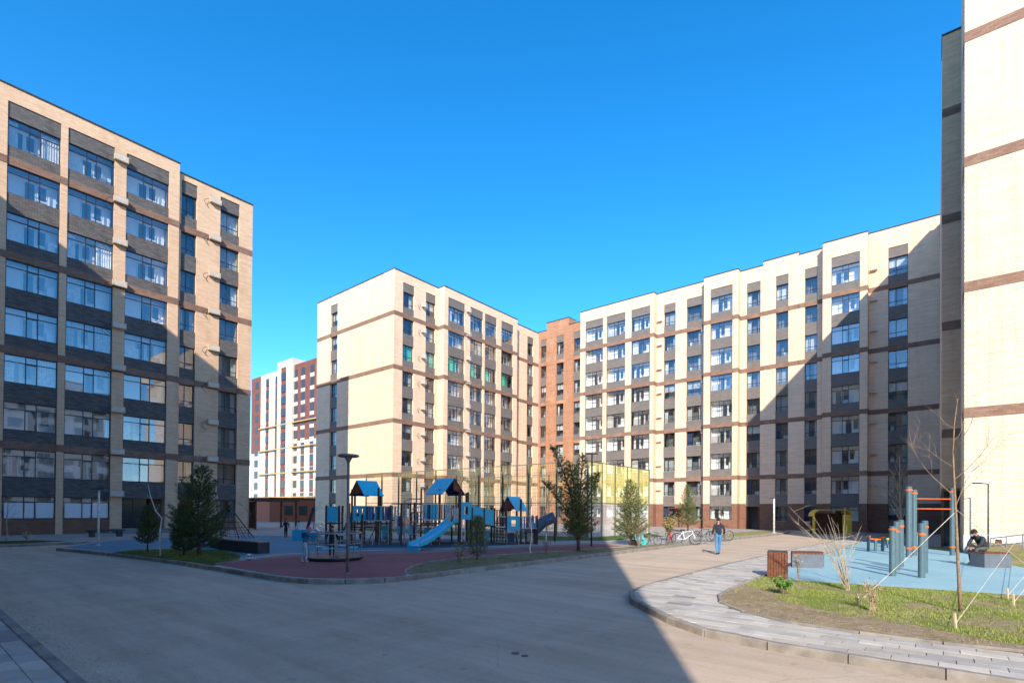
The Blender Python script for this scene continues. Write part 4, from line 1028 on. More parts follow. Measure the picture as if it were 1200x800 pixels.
def roof2(cx, cy, ze, zr, hl, hs_, ang, front, back, end0, end1, half0=False):
    """gable roof turned by ang in the frame's plan; 'front' falls to the right-hand normal of the ridge, end0 is the near end"""
    rd = Vector((math.cos(ang), math.sin(ang), 0)); fd = Vector((math.sin(ang), -math.cos(ang), 0)); c = Vector((cx, cy, 0)); dz = zr-ze
    for sg, m_ in ((1, front), (-1, back)):
        g = MB(); sl = fd*hs_*sg-Vector((0, 0, dz)); nrm = (fd*dz*sg+Vector((0, 0, hs_))).normalized()*.02
        g.obox(c+Vector((0, 0, zr))+sl*.5+nrm*.0+sl.normalized()*.012, rd*hl, sl*.5, nrm); g.build('roof_panel', M[m_], PB)
    for e, m_ in ((-1, end0), (1, end1)):
        if not m_: continue
        a = c+rd*(hl-.04)*e; k = .03; g = MB(); w = hs_*.86
        P = [a+fd*w+Vector((0, 0, ze+.08)), a-fd*w*(0 if (half0 and e == -1) else 1)+Vector((0, 0, ze+.08)), a+Vector((0, 0, zr-.07))]
        if half0 and e == -1: P[1] = a+Vector((0, 0, ze+.25))
        n = len(g.v); t = rd*k*e
        g.v += [tuple(p) for p in P]+[tuple(p-t) for p in P]; g.f += [(n, n+1, n+2), (n+5, n+4, n+3), (n, n+3, n+4, n+1), (n+1, n+4, n+5, n+2), (n+2, n+5, n+3, n)]; g.m += [0]*5
        g.build('gable_board', M[m_], PB)
A40 = R(40)
# far-left box and small slide
xa = lx(382), lx(397)
posts(xa[0], xa[1], h=2.05); panel(xa[0]+.05, xa[1]-.05, -.03, 1.2, 2.0); deck(*xa)
g = MB()
for i in range(6):
    a, b = i/6, (i+1)/6; z_ = lambda t: 1.15-.95*t if t < .85 else .34-.0*t
    g.obox((xa[0]-.1-(a+b)/2*1.0, .6, (z_(a)+z_(b))/2), (.09, 0, -(z_(a)-z_(b))/2), (0, .25, 0), (0, 0, .015))
g.build('small_slide', M['play_light_blue'], PB)
# tower one
t1 = lx(412), lx(443)
for x in t1: posts(x, h=3.0 if x == t1[1] else 2.9)
deck(*t1); deck(t1[1], lx(457))
posts(lx(424), h=1.6); posts(lx(457), h=2.1)
roof2((t1[0]+t1[1])/2, .6, 2.6, 3.4, .62, .68, A40, 'play_light_blue', 'play_navy', 'play_rust', 'play_navy')
panel(t1[0]+.05, lx(424), -.03, 1.25, 2.05, hole=True); rail_slats(lx(425), lx(457), -.03, 1.3, 2.0)
rail_slats(t1[0], lx(457), 1.23, 1.3, 2.0)
MB().obox(((t1[0]-.45), .1, .7), (.04, 0, 0), (0, .04, 0), (.33, 0, .75)).build('ramp_rail', M['play_post'], PB)
# climbing net between the towers
posts(lx(470), h=2.2, back=(0,)); posts(lx(485), h=2.25)
g = MB(); a, b = lx(458), lx(490)
for i in range(8): g.tube([(a, .1+.02*i, .15+.25*i), (b, .1+.02*i, .25+.25*i)], .014, 4, cap=False)
for i in range(10): g.tube([(a+(b-a)*i/9, .1, .1), (a+(b-a)*i/9, .3, 2.05)], .014, 4, cap=False)
tag(g.build('climbing_net', M['play_grey'], PB), kind='stuff')
MB().tube([(lx(474), -.25, 0), (lx(474), -.25, 2.35), (lx(474)+.35, .1, 2.45), (lx(474)+.9, .3, 2.45)], .03, 8).build('climbing_pole', M['play_grey'], PB)
MB().box(lx(457), lx(492), .5, .62, 2.15, 2.22).build('beam', M['play_post'], PB)
rail_slats(lx(461), lx(472), .9, .9, 1.5, ('white', 'play_navy'))
for x, c in ((lx(452), 'play_light_blue'), (lx(484), 'play_light_blue'), (lx(470), 'play_blue')): panel(x-.3, x+.1, 1.6, .45, 1.0, c)
# tower two with the high roof
t2 = lx(493), lx(539)
for x in (t2[0], lx(515), t2[1]): posts(x, h=3.0)
deck(*t2)
roof2(lx(522), .6, 2.7, 3.6, .70, .86, R(130), 'play_navy', 'play_light_blue', 'play_rust', None, half0=True)
posts(lx(548), h=2.85)
rail_slats(lx(494), lx(516), -.03, 1.35, 2.15, ('play_blue', 'play_blue', 'play_navy')); rail_slats(lx(494), lx(540), 1.23, 1.35, 2.15)
panel(lx(521), lx(528), -.08, 1.2, 1.95, 'play_beige'); panel(lx(531), lx(537), -.08, 1.2, 1.98, 'play_beige')
panel(lx(540), lx(552), -.06, 1.35, 2.3, hole=True)
MB().box(lx(492), lx(556), -.02, .03, .02, .14).build('beam', M['play_post'], PB)
for x in (lx(541), lx(545), lx(549)): MB().box(x-.025, x+.025, .0, .04, .14, 1.3).build('climbing_bar', M['play_grey'], PB)
# the slide
a = Vector((lx(530), -.05, 1.2)); b3 = Vector(at(485, 645.5))-PO; b = Vector((b3.dot(px_), b3.dot(py_), .18))
mid = b.lerp(a, .18); mid.z = .27
d = (b-a); d.z = 0; d.normalize(); nn = Vector((-d.y, d.x, 0))
def ribbon(pts, half, thick, m_, name, offn=0, up=0):
    g = MB(); P = []
    for p in pts:
        c = p+nn*offn+Vector((0, 0, up)); k = len(g.v); g.v += [tuple(c-nn*half), tuple(c+nn*half), tuple(c+nn*half+Vector((0, 0, thick))), tuple(c-nn*half+Vector((0, 0, thick)))]; P.append(k)
    for q, r_ in zip(P, P[1:]):
        for j in range(4): g.f.append((q+j, q+(j+1) % 4, r_+(j+1) % 4, r_+j)); g.m.append(0)
    g.f.append((P[0]+3, P[0]+2, P[0]+1, P[0])); g.f.append((P[-1], P[-1]+1, P[-1]+2, P[-1]+3)); g.m += [0, 0]
    return g.build(name, M[m_], SL)
SL = thing('slide', 'bright blue plastic slide coming down from the high roofed tower', 'slide', tuple(PO), PR)
sp = [a, a+d*.35, a.lerp(mid, .5)+Vector((0, 0, -.03)), mid+Vector((0, 0, .02)), b+Vector((0, 0, .04))]
ribbon(sp, .25, .03, 'play_light_blue', 'bed'); ribbon(sp, .035, .19, 'play_light_blue', 'side_wall', .27, -.01); ribbon(sp, .035, .19, 'play_light_blue', 'side_wall', -.27, -.01)
MB().obox(b+Vector((0, 0, -.09)), d*.16, nn*.26, (0, 0, .09)).build('foot', M['play_blue'], SL)
MB().obox(a.lerp(mid, .55)-nn*.33+Vector((0, 0, .06)), (d*.14), nn*.01, (0, 0, .11)).build('badge', M['white'], SL)
# ramp bridge to tower three
xs = [lx(553), lx(567), lx(579)]
for i, (x0, x1, z) in enumerate(((xs[0], xs[1], 1.15), (xs[1], xs[2], 1.05))):
    deck(x0, x1, z=z); MB().obox(((x0+x1)/2, -.05, z+.48-.04*i), ((x1-x0)/2-.04, 0, -.05), (0, .015, 0), (0, 0, .42)).build('panel', M['play_blue'], PB)
    MB().obox(((x0+x1)/2, 1.25, z+.48), ((x1-x0)/2-.04, 0, -.05), (0, .015, 0), (0, 0, .42)).build('panel', M['play_blue'], PB)
posts(xs[0], xs[1], xs[2], h=2.0)
posts(lx(586), h=1.5); deck(xs[2], lx(593), z=.95); rail_slats(xs[2]+.1, lx(592), -.03, .98, 1.5, ('play_rust', 'play_navy'))
t3 = lx(593), lx(610)
for x in t3: posts(x, h=2.5)
deck(t3[0], t3[1], z=.85); roof2((t3[0]+t3[1])/2+.1, .55, 1.85, 2.65, .52, .62, A40, 'play_light_blue', 'play_navy', 'play_rust', 'play_navy')
panel(t3[0]+.05, t3[1]-.05, -.06, .75, 1.55, hole=True); rail_slats(t3[1], lx(629), -.03, .9, 1.5, ('play_blue', 'play_purple', 'play_navy')); deck(t3[1], lx(629), z=.85); posts(lx(629), h=1.6); posts(lx(617), lx(627), h=.85, back=(.1,))
MB().box(lx(612), lx(629), -.02, .03, .02, .12).build('beam', M['play_post'], PB)
MB().tube([(lx(594), -.1, 0), (lx(592), -.12, .75)], .02, 6).build('climbing_bar', M['play_grey'], PB); MB().tube([(lx(606), -.5, 0), (lx(604), -.1, .85)], .02, 6).build('climbing_bar', M['play_grey'], PB)
for x in (lx(430), lx(448), lx(500), lx(560)): MB().tube([(x, .3, .05), (x+.5, .3, 1.1)], .03, 6).build('climbing_bar', M['play_rust'], PB)
for x, b in ((lx(403), 2.0), (lx(418), 2.2), (lx(436), 2.4), (lx(450), 2.1), (lx(466), 2.4), (lx(480), 2.2), (lx(502), 2.3), (lx(512), 2.5), (lx(532), 2.2), (lx(556), 2.3), (lx(572), 2.1), (lx(600), 2.2)):
    posts(x, h=(1.5, 1.9, 2.2)[int(x*7) % 3], back=(b,))
for a_, b_, z_ in ((403, 436, .9), (436, 466, 1.3), (480, 512, 1.0), (556, 600, 1.15)):
    deck(lx(a_), lx(b_), 2.0, 2.5, z_); rail_slats(lx(a_), lx(b_), 2.0, z_+.1, z_+.7, ('play_blue', 'play_rust', 'play_navy', 'play_blue'), .16)
for x0, x1, z0_, z1_, m_, y_ in ((417, 423, .25, .8, 'play_rust', 1.4), (446, 452, .2, .75, 'play_blue', .6), (497, 505, .3, .9, 'play_blue', .7), (508, 515, .2, .8, 'play_rust', 1.3), (557, 566, .25, .85, 'play_navy', .6), (570, 577, .2, .7, 'play_blue', 1.3), (597, 605, .1, .6, 'play_navy', .6), (620, 627, .15, .6, 'play_beige', .5)):
    panel(lx(x0), lx(x1), y_, z0_, z1_, m_)
def ladder(x, w, z, y0_=-.45):
    g = MB()
    for o_ in (0, w): g.tube([(x+o_, y0_, 0), (x+o_, -.04, z)], .022, 6)
    k = 1
    while k*.25 < z: f_ = k*.25/z; g.tube([(x, y0_+(-.04-y0_)*f_, z*f_), (x+w, y0_+(-.04-y0_)*f_, z*f_)], .016, 5, cap=False); k += 1
    g.build('ladder', M['play_grey'], PB)
ladder(lx(426), .5, 1.15); ladder(lx(445), .45, 1.15); ladder(lx(505), .45, 1.15); ladder(lx(556), .5, 1.1); ladder(lx(613), .45, .85); ladder(lx(400), .4, 1.1)
g = MB()
for i in range(7): a_ = Vector((lx(398), .3, .25+.2*i)); g.tube([a_, Vector((lx(411), .5, .35+.2*i))], .014, 4, cap=False)
for i in range(6): t_ = i/5; g.tube([(lx(398)+(lx(411)-lx(398))*t_, .4, .1), (lx(398)+(lx(411)-lx(398))*t_, .4, 1.7)], .014, 4, cap=False)
for i in range(6): a_ = Vector((lx(580), -.1, .15+.17*i)); g.tube([a_, Vector((lx(592), -.1, .12+.17*i))], .014, 4, cap=False)
tag(g.build('rope_net', M['play_grey'], PB), kind='stuff')
sp_ = [(lx(487)+.28*math.cos(i*.7), -.35+.28*math.sin(i*.7), .1+i*.075) for i in range(28)]
MB().tube(sp_, .022, 6).build('spiral_pole', M['play_grey'], PB, smooth=True)
MB().tube([(lx(487), -.35, 0), (lx(487), -.35, 2.3)], .03, 8).build('climbing_pole', M['play_grey'], PB)
for x in (lx(412), lx(424), lx(443), lx(493), lx(515), lx(539)): MB().lathe([(.07, 0), (.07, .06), (.02, .1)], (x, -.0, 1.9 if x in (lx(424),) else 2.2), 8).build('post_cap', M['play_blue'], PB) if x == lx(424) else None
# dark tube slide at the far right end
T = thing('tube_slide', 'dark grey tube slide at the right end of the playground', 'slide', at(650, 634))
MB().tube([(0, 0, 1.5), tuple(-RT*.7+Vector((0, 0, 1.2))), tuple(-RT*1.3+Vector((0, 0, .6))), tuple(-RT*1.9+Vector((0, 0, .3)))], [.34, .34, .33, .33], 12).build('tube', plain('tube_grey', (.09, .11, .15), .5), T, smooth=True)
MB().tube([(0, 0, -.02), (0, 0, 1.3)], .06, 8).build('leg', M['play_post'], T)
# merry-go-round
T = thing('merry_go_round', 'round steel merry-go-round with rails on the maroon surface', 'merry-go-round', at(393, 655.5))
MB().lathe([(.85, .0), (.98, .08), (.98, .13), (.2, .15)], n=28).build('platform', M['dark_steel'], T)
MB().lathe([(.09, 0), (.09, .75), (.32, .78), (.32, .80)], (0, 0, .13), 16).build('centre_table', M['play_grey'], T)
def ring(r, z, rad, n=28): return MB().tube([(r*math.cos(i*2*math.pi/n), r*math.sin(i*2*math.pi/n), z) for i in range(n+1)], rad, 6)
ring(.92, 1.0, .024).build('hand_rail', M['play_grey'], T, smooth=True); ring(.92, .62, .02).build('hand_rail', M['play_grey'], T, smooth=True)
pm = MB().tube([(0, 0, .12), (0, 0, 1.0)], .02, 6).mesh('rail_post', M['play_grey'])
for i in range(8): place('rail_post', pm, T, (.92*math.cos(i*.785+.2), .92*math.sin(i*.785+.2), 0))
sm_ = MB().box(-.2, .2, -.12, .12, .45, .49).mesh('seat', M['play_light_blue'])
for i in range(4): place('seat', sm_, T, (.66*math.cos(i*1.571+.6), .66*math.sin(i*1.571+.6), 0), i*1.571+.6+math.pi/2)
# football
def ballmat():
    m, t, b = base_mat('football_patches', .4, 0, .5); tc = _nd(t, 'ShaderNodeTexCoord'); v = _nd(t, 'ShaderNodeTexVoronoi'); v.inputs['Scale'].default_value = 9
    t.links.new(tc.outputs['Object'], v.inputs[0]); q = _nd(t, 'ShaderNodeMath', operation='LESS_THAN'); q.inputs[1].default_value = .42; t.links.new(v.outputs['Distance'], q.inputs[0])
    t.links.new(mix(t, q.outputs[0], (.75, .75, .75), (.03, .03, .03)), b.inputs['Base Color']); return m
bp = at(292, 656); o = MB().lathe([(.11*math.sin(math.pi*i/10)+.0001, -.11*math.cos(math.pi*i/10)) for i in range(11)], n=16).build('football', ballmat(), None, (bp[0], bp[1], ZP+.125), smooth=True)
tag(o, 'white and black football lying on the edge of the maroon surface', 'ball')
# rope climber by the tan block, swing frame in the gap, blue climbing cube
T = thing('rope_climber', 'black triangular rope climber by the end of the tan block', 'climbing frame', at(268, 631))
g = MB(); ap = (0, 0, 2.0); cs = [(1.5*math.cos(a_), 1.5*math.sin(a_), 0) for a_ in (0, 1.57, 3.14, 4.71)]
for c_ in cs: g.tube([c_, ap], .035, 6)
g.build('frame', M['dark_steel'], T); g = MB()
for q in range(1, 6):
    for i in range(4):
        a_, b_ = Vector(cs[i]).lerp(Vector(ap), q/6), Vector(cs[(i+1) % 4]).lerp(Vector(ap), q/6); g.tube([a_, b_], .015, 4, cap=False)
for i in range(4):
    for t in (.25, .5, .75): g.tube([Vector(cs[i]).lerp(Vector(cs[(i+1) % 4]), t), Vector(ap)*.9], .012, 4, cap=False)
tag(g.build('ropes', M['dark_steel'], T), kind='stuff')
T = thing('swing_frame', 'leaning dark beam of a climbing structure left of the playground', 'climbing frame', at(358, 631))
MB().obox(tuple(RT*.2+Vector((0, 0, .95))), RT*.07, FW*.07, RT*.3+Vector((0, 0, 1.0))).build('beam', M['dark_steel'], T)
T = thing('climbing_cube', 'low blue climbing cube left of the playground frame', 'climbing block', at(359, 632))
MB().box(-.75, .75, -.3, .3, -.02, .62).build('cube_body', M['play_blue'], T, None, PR); MB().box(-.2, .2, -.33, -.301, .1, .45).build('opening', M['play_navy'], T, None, PR)
# ================================================================== exercise pad
M['gym'] = plain('teal_grey_steel', (.085, .14, .165), .45, .2, var=.08)
M['gym_orange'] = plain('orange_collar', (.72, .13, .03), .45)
M['gym_teal'] = plain('turquoise_panel', (.05, .42, .38), .5)
M['yellow_beam'] = plain('yellow_beam', (.70, .58, .12), .6)
def gpost(px, py, h, label, r=.088, grp='short round exercise posts', hh=(.13,)):
    T = thing('exercise_post', label, 'exercise post', at(px, py), 0, grp)
    MB().lathe([(r, -.03), (r, h-.02), (r-.02, h)], n=16).build('post', M['gym'], T, smooth=False)
    for q in hh: MB().lathe([(r+.008, 0), (r+.015, .015), (r+.015, .045), (r+.008, .06)], (0, 0, h-q-.08), 16).build('collar', M['gym_orange'], T)
    return T
gpost(1046, 674.5, 1.50, 'front left exercise post, nearest of the left trio', hh=(.05,))
gpost(1050.5, 668, 1.62, 'middle post of the left trio of exercise posts', hh=(.28,))
gpost(1055.5, 664, 1.66, 'rear right post of the left trio of exercise posts', hh=(.18,))
gpost(1080, 676.5, 1.60, 'front post of the right pair of exercise posts', hh=(.28,))
gpost(1083.5, 671, 1.66, 'rear post of the right pair of exercise posts', hh=(.15,))
T = thing('pull_up_frame', 'tall pull-up frame with orange bars between thick teal posts', 'pull-up frame', at(1068, 652))
q0 = Vector(at(1068, 652)); ends = [Vector(at(1065, 652.5))-q0, Vector(at(1071, 650.5))-q0, Vector(at(1116, 650.5))-q0]
for e, hgt, r in ((ends[0], 3.05, .11), (ends[1], 2.95, .11), (ends[2], 3.05, .10)):
    MB().lathe([(r, -.03), (r, hgt-.02), (r-.02, hgt)], tuple(e), 16).build('post', M['gym'], T)
    MB().lathe([(r+.02, 0), (r+.02, .07)], (e.x, e.y, hgt-.2), 16).build('collar', M['gym_orange'], T); MB().lathe([(r+.02, 0), (r+.02, .07)], (e.x, e.y, .35), 16).build('collar', M['gym_orange'], T)
for z in (2.55, 2.1): MB().tube([ends[1]+Vector((0, 0, z)), ends[2]+Vector((0, 0, z))], .024, 8).build('bar', M['gym_orange'], T)
MB().obox((ends[1]+Vector((0, 0, .75))), RT*.14, FW*.03, (0, 0, .3)).build('board', M['gym_teal'], T)
T = thing('push_up_bars', 'low dark push-up posts with orange tops at the back of the aqua pad', 'push-up bars', at(1026, 645.5))
for i, (o_, z) in enumerate(((-.35, .7), (0, .55), (.35, .65))):
    MB().lathe([(.07, -.03), (.07, z)], tuple(RT*o_+FW*(.3*i)*Vector((1, 1, 0)).length*0), 12).build('post', M['gym'], T)
    MB().lathe([(.085, 0), (.085, .08)], tuple(RT*o_+Vector((0, 0, z))), 12).build('collar', M['gym_orange'], T)
MB().tube([tuple(-RT*.35+Vector((0, 0, .62))), tuple(RT*.35+Vector((0, 0, .58)))], .03, 6).build('bar', M['gym_orange'], T)
T = thing('balance_beam', 'long yellow beam running behind the exercise posts', 'balance beam', at(1040, 641)); q1 = Vector(at(1077, 633))-Vector(at(1040, 641))
MB().tube([(0, 0, .45), tuple(q1*.9+Vector((0, 0, .5)))], .06, 8).build('beam', M['yellow_beam'], T)
lm = MB().tube([(0, 0, -.02), (0, 0, .45)], .04, 6).mesh('leg', M['gym']); place('leg', lm, T, (0, 0, 0)); place('leg', lm, T, tuple(q1*.88))
# yellow cabin
M['cabin_yellow'] = plain('mustard_yellow_paint', (.72, .50, .06), .5, var=.12)
CB = Vector(at(976, 626, .03)); T = thing('play_cabin', 'mustard yellow open cabin with a rounded roof before the long block', 'play cabin', tuple(CB), R(YAW-90)-.25)
w_, h_, dpt = 1.55, 2.25, 1.6
prof = [(-w_, h_-.6)] + [(-w_+.6-.6*math.cos(R(a_)), h_-.6+.6*math.sin(R(a_))) for a_ in range(15, 91, 15)] + [(w_-.6+.6*math.sin(R(a_)), h_-.6+.6*math.cos(R(a_))) for a_ in range(0, 91, 15)]
g = MB()
for (xa_, za_), (xb_, zb_) in zip(prof, prof[1:]): g.obox(((xa_+xb_)/2, dpt/2, (za_+zb_)/2), ((xb_-xa_)/2+.005, 0, (zb_-za_)/2), (0, dpt/2, 0), Vector((-(zb_-za_), 0, (xb_-xa_))).normalized()*.035)
g.build('roof', M['cabin_yellow'], T)
MB().box(w_-.10, w_-.02, 0, dpt, 0, h_-.61).build('side_wall', M['cabin_yellow'], T); MB().box(w_-.75, w_-.11, .02, .1, 0, h_-.42).build('front_panel', M['cabin_yellow'], T)
MB().box(-w_+.02, -w_+.10, 0, .5, 0, h_-.61).build('side_wall', M['cabin_yellow'], T); MB().box(-w_+.1, w_-.1, dpt-.1, dpt-.02, 0, h_-.30).build('back_wall', M['dark_wood'], T)
MB().box(-w_+.2, w_-.8, .2, .9, .3, .4).build('bench_seat', M['wood'], T)
for i, (sx, lb) in enumerate(((-.6, 'pale'), (0.1, 'dark'))): pass
# door and canopy details on the long block
T = thing('entrance_canopy', 'small dark brown canopy over a doorway behind the light green pine', 'canopy', (61.5, 24.4, 0))
MB().box(-.7, 1.0, -.9, .9, 2.35, 2.5).build('canopy_roof', M['dark_wood'], T)
for y in (-.8, .8): MB().box(-.65, -.55, y-.05, y+.05, .05, 2.35).build('post', M['dark_wood'], T)

# ================================================================== bicycles
M['tyre'] = plain('black_tyre', (.02, .02, .02), .8)
def bike(loc, rz, col, label, s=1.0, lean=.08):
    if col not in M: M[col] = plain(col, {'white_frame': (.75, .75, .75), 'black_frame': (.03, .03, .035), 'red_frame': (.55, .03, .06), 'blue_frame': (.03, .15, .5), 'grey_frame': (.25, .25, .26)}[col], .35, spec=.5, var=.05)
    T = thing('bicycle', label, 'bicycle', loc, rz, 'bicycles parked at the rack'); T.rotation_euler = (lean, 0, rz)
    r = .33*s
    for x in (-.52*s, .52*s):
        w = MB().tube([(x+r*math.cos(i*2*math.pi/20), 0, r+r*math.sin(i*2*math.pi/20)) for i in range(21)], .022*s, 5, cap=False).build('wheel', M['tyre'], T)
        g = MB()
        for i in range(8): g.tube([(x, 0, r), (x+r*math.cos(i*.785), 0, r+r*math.sin(i*.785))], .003, 3, cap=False)
        g.lathe([(.03, -.03), (.03, .03)], (x, 0, r), 6); tag(g.build('spokes', M['steel'], w), kind='stuff')
    bb = (-.08*s, 0, .30*s); st = (-.20*s, 0, .82*s); hd = (.36*s, 0, .80*s); hl = (.39*s, 0, .68*s); ra = (-.52*s, 0, r); fa = (.52*s, 0, r)
    g = MB()
    for a, b in ((bb, st), (bb, hl), ((-.18*s, 0, .74*s), hd), (bb, ra), ((-.18*s, 0, .72*s), ra), (hd, hl), (hl, fa)): g.tube([a, b], .02*s, 6)
    g.build('frame', M[col], T)
    MB().box(-.34*s, -.08*s, -.07*s, .07*s, .84*s, .89*s).build('saddle', M['tyre'], T)
    MB().tube([(.30*s, -.27*s, .95*s), (.36*s, -.12*s, .95*s), (.36*s, .12*s, .95*s), (.30*s, .27*s, .95*s)], .014, 5).build('handlebar', M['tyre'], T)
    g = MB(); g.tube([(-.08*s, -.09, .30*s-.12), (-.08*s, -.03, .30*s), (-.08*s, .03, .30*s), (-.08*s, .09, .30*s+.12)], .012, 5); g.build('pedals', M['tyre'], T)
    return T
bz = R(YAW-90)
bike(at(804, 637.5, .05), bz-.25, 'white_frame', 'white bicycle leaning at the rack, largest of the row')
bike(at(824, 634, .12), bz+.3, 'black_frame', 'black bicycle directly right of the white one')
bike(at(845, 633, .1), bz+.1, 'grey_frame', 'grey bicycle partly hidden by the walking man')
bike(at(763, 638, .1), bz+.15, 'black_frame', 'dark small bicycle beside the blue child trike', .75)
bike(at(786, 636, .1), bz+.9, 'red_frame', 'red bicycle left of the white one', .85)
T = thing('bicycle_rack', 'low metal hoop rack holding the row of bicycles', 'bicycle rack', at(802, 635, .1), R(YAW-90)-.1)
hm = MB().tube([(0, -.3, 0), (0, -.3, .45), (0, -.2, .55), (0, .2, .55), (0, .3, .45), (0, .3, 0)], .02, 6).mesh('hoop', M['steel'])
for i in range(11): place('hoop', hm, T, (-2.6+i*.5, 0, 0))
MB().box(-2.8, 2.6, -.33, -.27, 0, .05).build('base_rail', M['steel'], T)
T = thing('pushchair', 'blue child trike with a green wheel at the left end of the bicycles', 'pushchair', at(748, 638.5), bz)
MB().obox((0, 0, .5), (.22, 0, .06), (0, .2, 0), (-.05, 0, .2)).build('seat', M['play_light_blue'], T); MB().obox((-.22, 0, .75), (.05, 0, 0), (0, .2, 0), (-.12, 0, .25)).build('hood', M['blue_curtain'], T)
for x, y, r in ((-.25, -.22, .16), (-.25, .22, .16), (.3, 0, .18)): MB().tube([(x, y-.02, r), (x, y+.02, r)], r, 14).build('wheel', M['tyre'] if x < 0 else M['gym_teal'], T)
MB().tube([(-.3, 0, .4), (-.5, 0, 1.0)], .018, 6).build('handle', M['steel'], T)

# ================================================================== people
def cloth(name, c, v=.15): 
    if name not in M: M[name] = plain(name, c, .9, var=v, scale=9)
    return M[name]
M['skin'] = plain('skin', (.42, .22, .15), .6, var=.08)
M['hair'] = plain('dark_hair', (.025, .018, .014), .8, var=.3, scale=20)
def skinned(name, nodes, edges, mat, parent, lv=2, root=0):
    """one continuous surface grown round a joint skeleton"""
    me = bpy.data.meshes.new(name); me.from_pydata([n[0] for n in nodes], edges, []); me.materials.append(mat)
    o = place(name, me, parent); md = o.modifiers.new('skin', 'SKIN'); md.use_smooth_shade = True; md.branch_smoothing = .4
    me.skin_vertices if hasattr(me, 'skin_vertices') else None
    if not me.skin_vertices:
        bpy.context.view_layer.objects.active = o
    for i, n in enumerate(nodes):
        r = n[1] if isinstance(n[1], (tuple, list)) else (n[1], n[1])
        me.skin_vertices[0].data[i].radius = r
    me.skin_vertices[0].data[root].use_root = True
    sb = o.modifiers.new('sub', 'SUBSURF'); sb.levels = lv; sb.render_levels = lv
    return o
def chain(nodes, edges, start, pts):
    k = start
    for p in pts:
        nodes.append(p); edges.append((k, len(nodes)-1)); k = len(nodes)-1
    return k
def person(loc, rz, J, label, top, legs, s=1.0, cap=None, hair=True, shoes='dark_shoe', sleeve=True, stripe=None):
    """J: joints in metres for a 1.75 m figure; local x = forward, y = left"""
    T = thing('person', label, 'person', loc, rz); V = lambda k: Vector(J[k])*s
    nodes = []; edges = []
    def N(p, r): nodes.append((tuple(p), (r[0]*s, r[1]*s) if isinstance(r, tuple) else r*s)); return len(nodes)-1
    pel, ch, nk, hd = V('pelvis'), V('chest'), V('neck'), V('head')
    i0 = N(pel, .075); i1 = N(pel.lerp(ch, .5), .09); edges.append((i0, i1)); i2 = N(ch, .12); edges.append((i1, i2)); i3 = N(nk, .05); edges.append((i2, i3))
    up = (hd-nk).normalized(); fw = Vector(J.get('face', (1, 0, 0))).normalized()
    k = i3
    for t, r in ((.35, .055), (.75, .082), (1.15, .088), (1.45, .06)):
        j = N(nk+(hd-nk)*t+fw*.012*s, r); edges.append((k, j)); k = j
    for sd_ in ('l', 'r'):
        sh, el, wr, hn = V(sd_+'sh'), V(sd_+'el'), V(sd_+'wr'), V(sd_+'hn')
        a = N(sh, .055); b = N(el, .04); c = N(wr, .027); e = N(wr.lerp(hn, .55), .032); edges += [(i2, a), (a, b), (b, c), (c, e)]
        hp, kn, an, to = V(sd_+'hp'), V(sd_+'kn'), V(sd_+'an'), V(sd_+'to')
        a = N(hp, .062); b = N(kn, .055); c = N(an, .038); d = N(to, .03); edges += [(i0, a), (a, b), (b, c), (c, d)]
    skinned('body', nodes, edges, M['skin'], T, 2)
    # fingers
    for sd_ in ('l', 'r'):
        wr, hn = V(sd_+'wr'), V(sd_+'hn'); d = (hn-wr).normalized(); side = d.cross(Vector((0, 1, 0))); side = side.normalized() if side.length > .1 else Vector((1, 0, 0)); nrm = d.cross(side)
        base = wr.lerp(hn, .62); g = MB()
        for q in range(4):
            o_ = side*(q-1.5)*.019*s; L_ = (.062, .07, .066, .052)[q]*s
            g.tube([base+o_, base+o_+d*L_*.55, base+o_+d*L_+nrm*.02*s], [.0095*s, .009*s, .007*s], 6)
        g.tube([wr.lerp(hn, .25)+side*.025*s, wr.lerp(hn, .45)+side*.055*s, wr.lerp(hn, .75)+side*.062*s], [.011*s, .010*s, .008*s], 6)
        g.build('fingers', M['skin'], T, smooth=True)
    # top
    nodes, edges = [], []
    i0 = N(pel+(ch-pel)*-.16, (.172, .145)); i1 = N(pel.lerp(ch, .5), (.155, .132)); i2 = N(ch, (.155, .13)); i3 = N(nk+(hd-nk)*.22, .066); edges += [(i0, i1), (i1, i2), (i2, i3)]
    for sd_ in ('l', 'r'):
        a = N(V(sd_+'sh'), .066); b = N(V(sd_+'el'), .054); c = N(V(sd_+'wr'), .042); edges += [(i2, a), (a, b), (b, c)]
    skinned('jacket', nodes, edges, top, T)
    nodes, edges = [], []
    i0 = N(pel, (.15, .125)); i1 = N(pel+(ch-pel)*.5, (.128, .112)); edges.append((i0, i1))
    for sd_ in ('l', 'r'):
        a = N(V(sd_+'hp'), .092); b = N(V(sd_+'kn'), .064); c = N(V(sd_+'an')+Vector((0, 0, .0))*s, .052); edges += [(i0, a), (a, b), (b, c)]
    skinned('trousers', nodes, edges, legs, T)
    sm = cloth(shoes, {'dark_shoe': (.03, .03, .03), 'white_shoe': (.6, .6, .58)}[shoes])
    for sd_ in ('l', 'r'):
        an, to = V(sd_+'an'), V(sd_+'to'); nodes, edges = [], []
        N(an+Vector((0, 0, -.02))*s-(to-an)*.25, .042); N(an.lerp(to, .4)+Vector((0, 0, -.015))*s, .046); N(to, .036); edges = [(0, 1), (1, 2)]; skinned('shoe', nodes, edges, sm, T, 1)
    c = nk+(hd-nk)*1.0
    g = MB(); hm_ = M['hair'] if not cap else cap
    prof = [(.098*math.sin(R(a_)), .112*math.cos(R(a_))) for a_ in (2, 20, 40, 60, 80, 96, 112)]
    g.lathe([(r_*s, z_*s) for r_, z_ in reversed(prof)], tuple(c-fw*.030*s+up*.040*s), 14); g.build('hair' if not cap else 'hat', hm_, T, smooth=True)
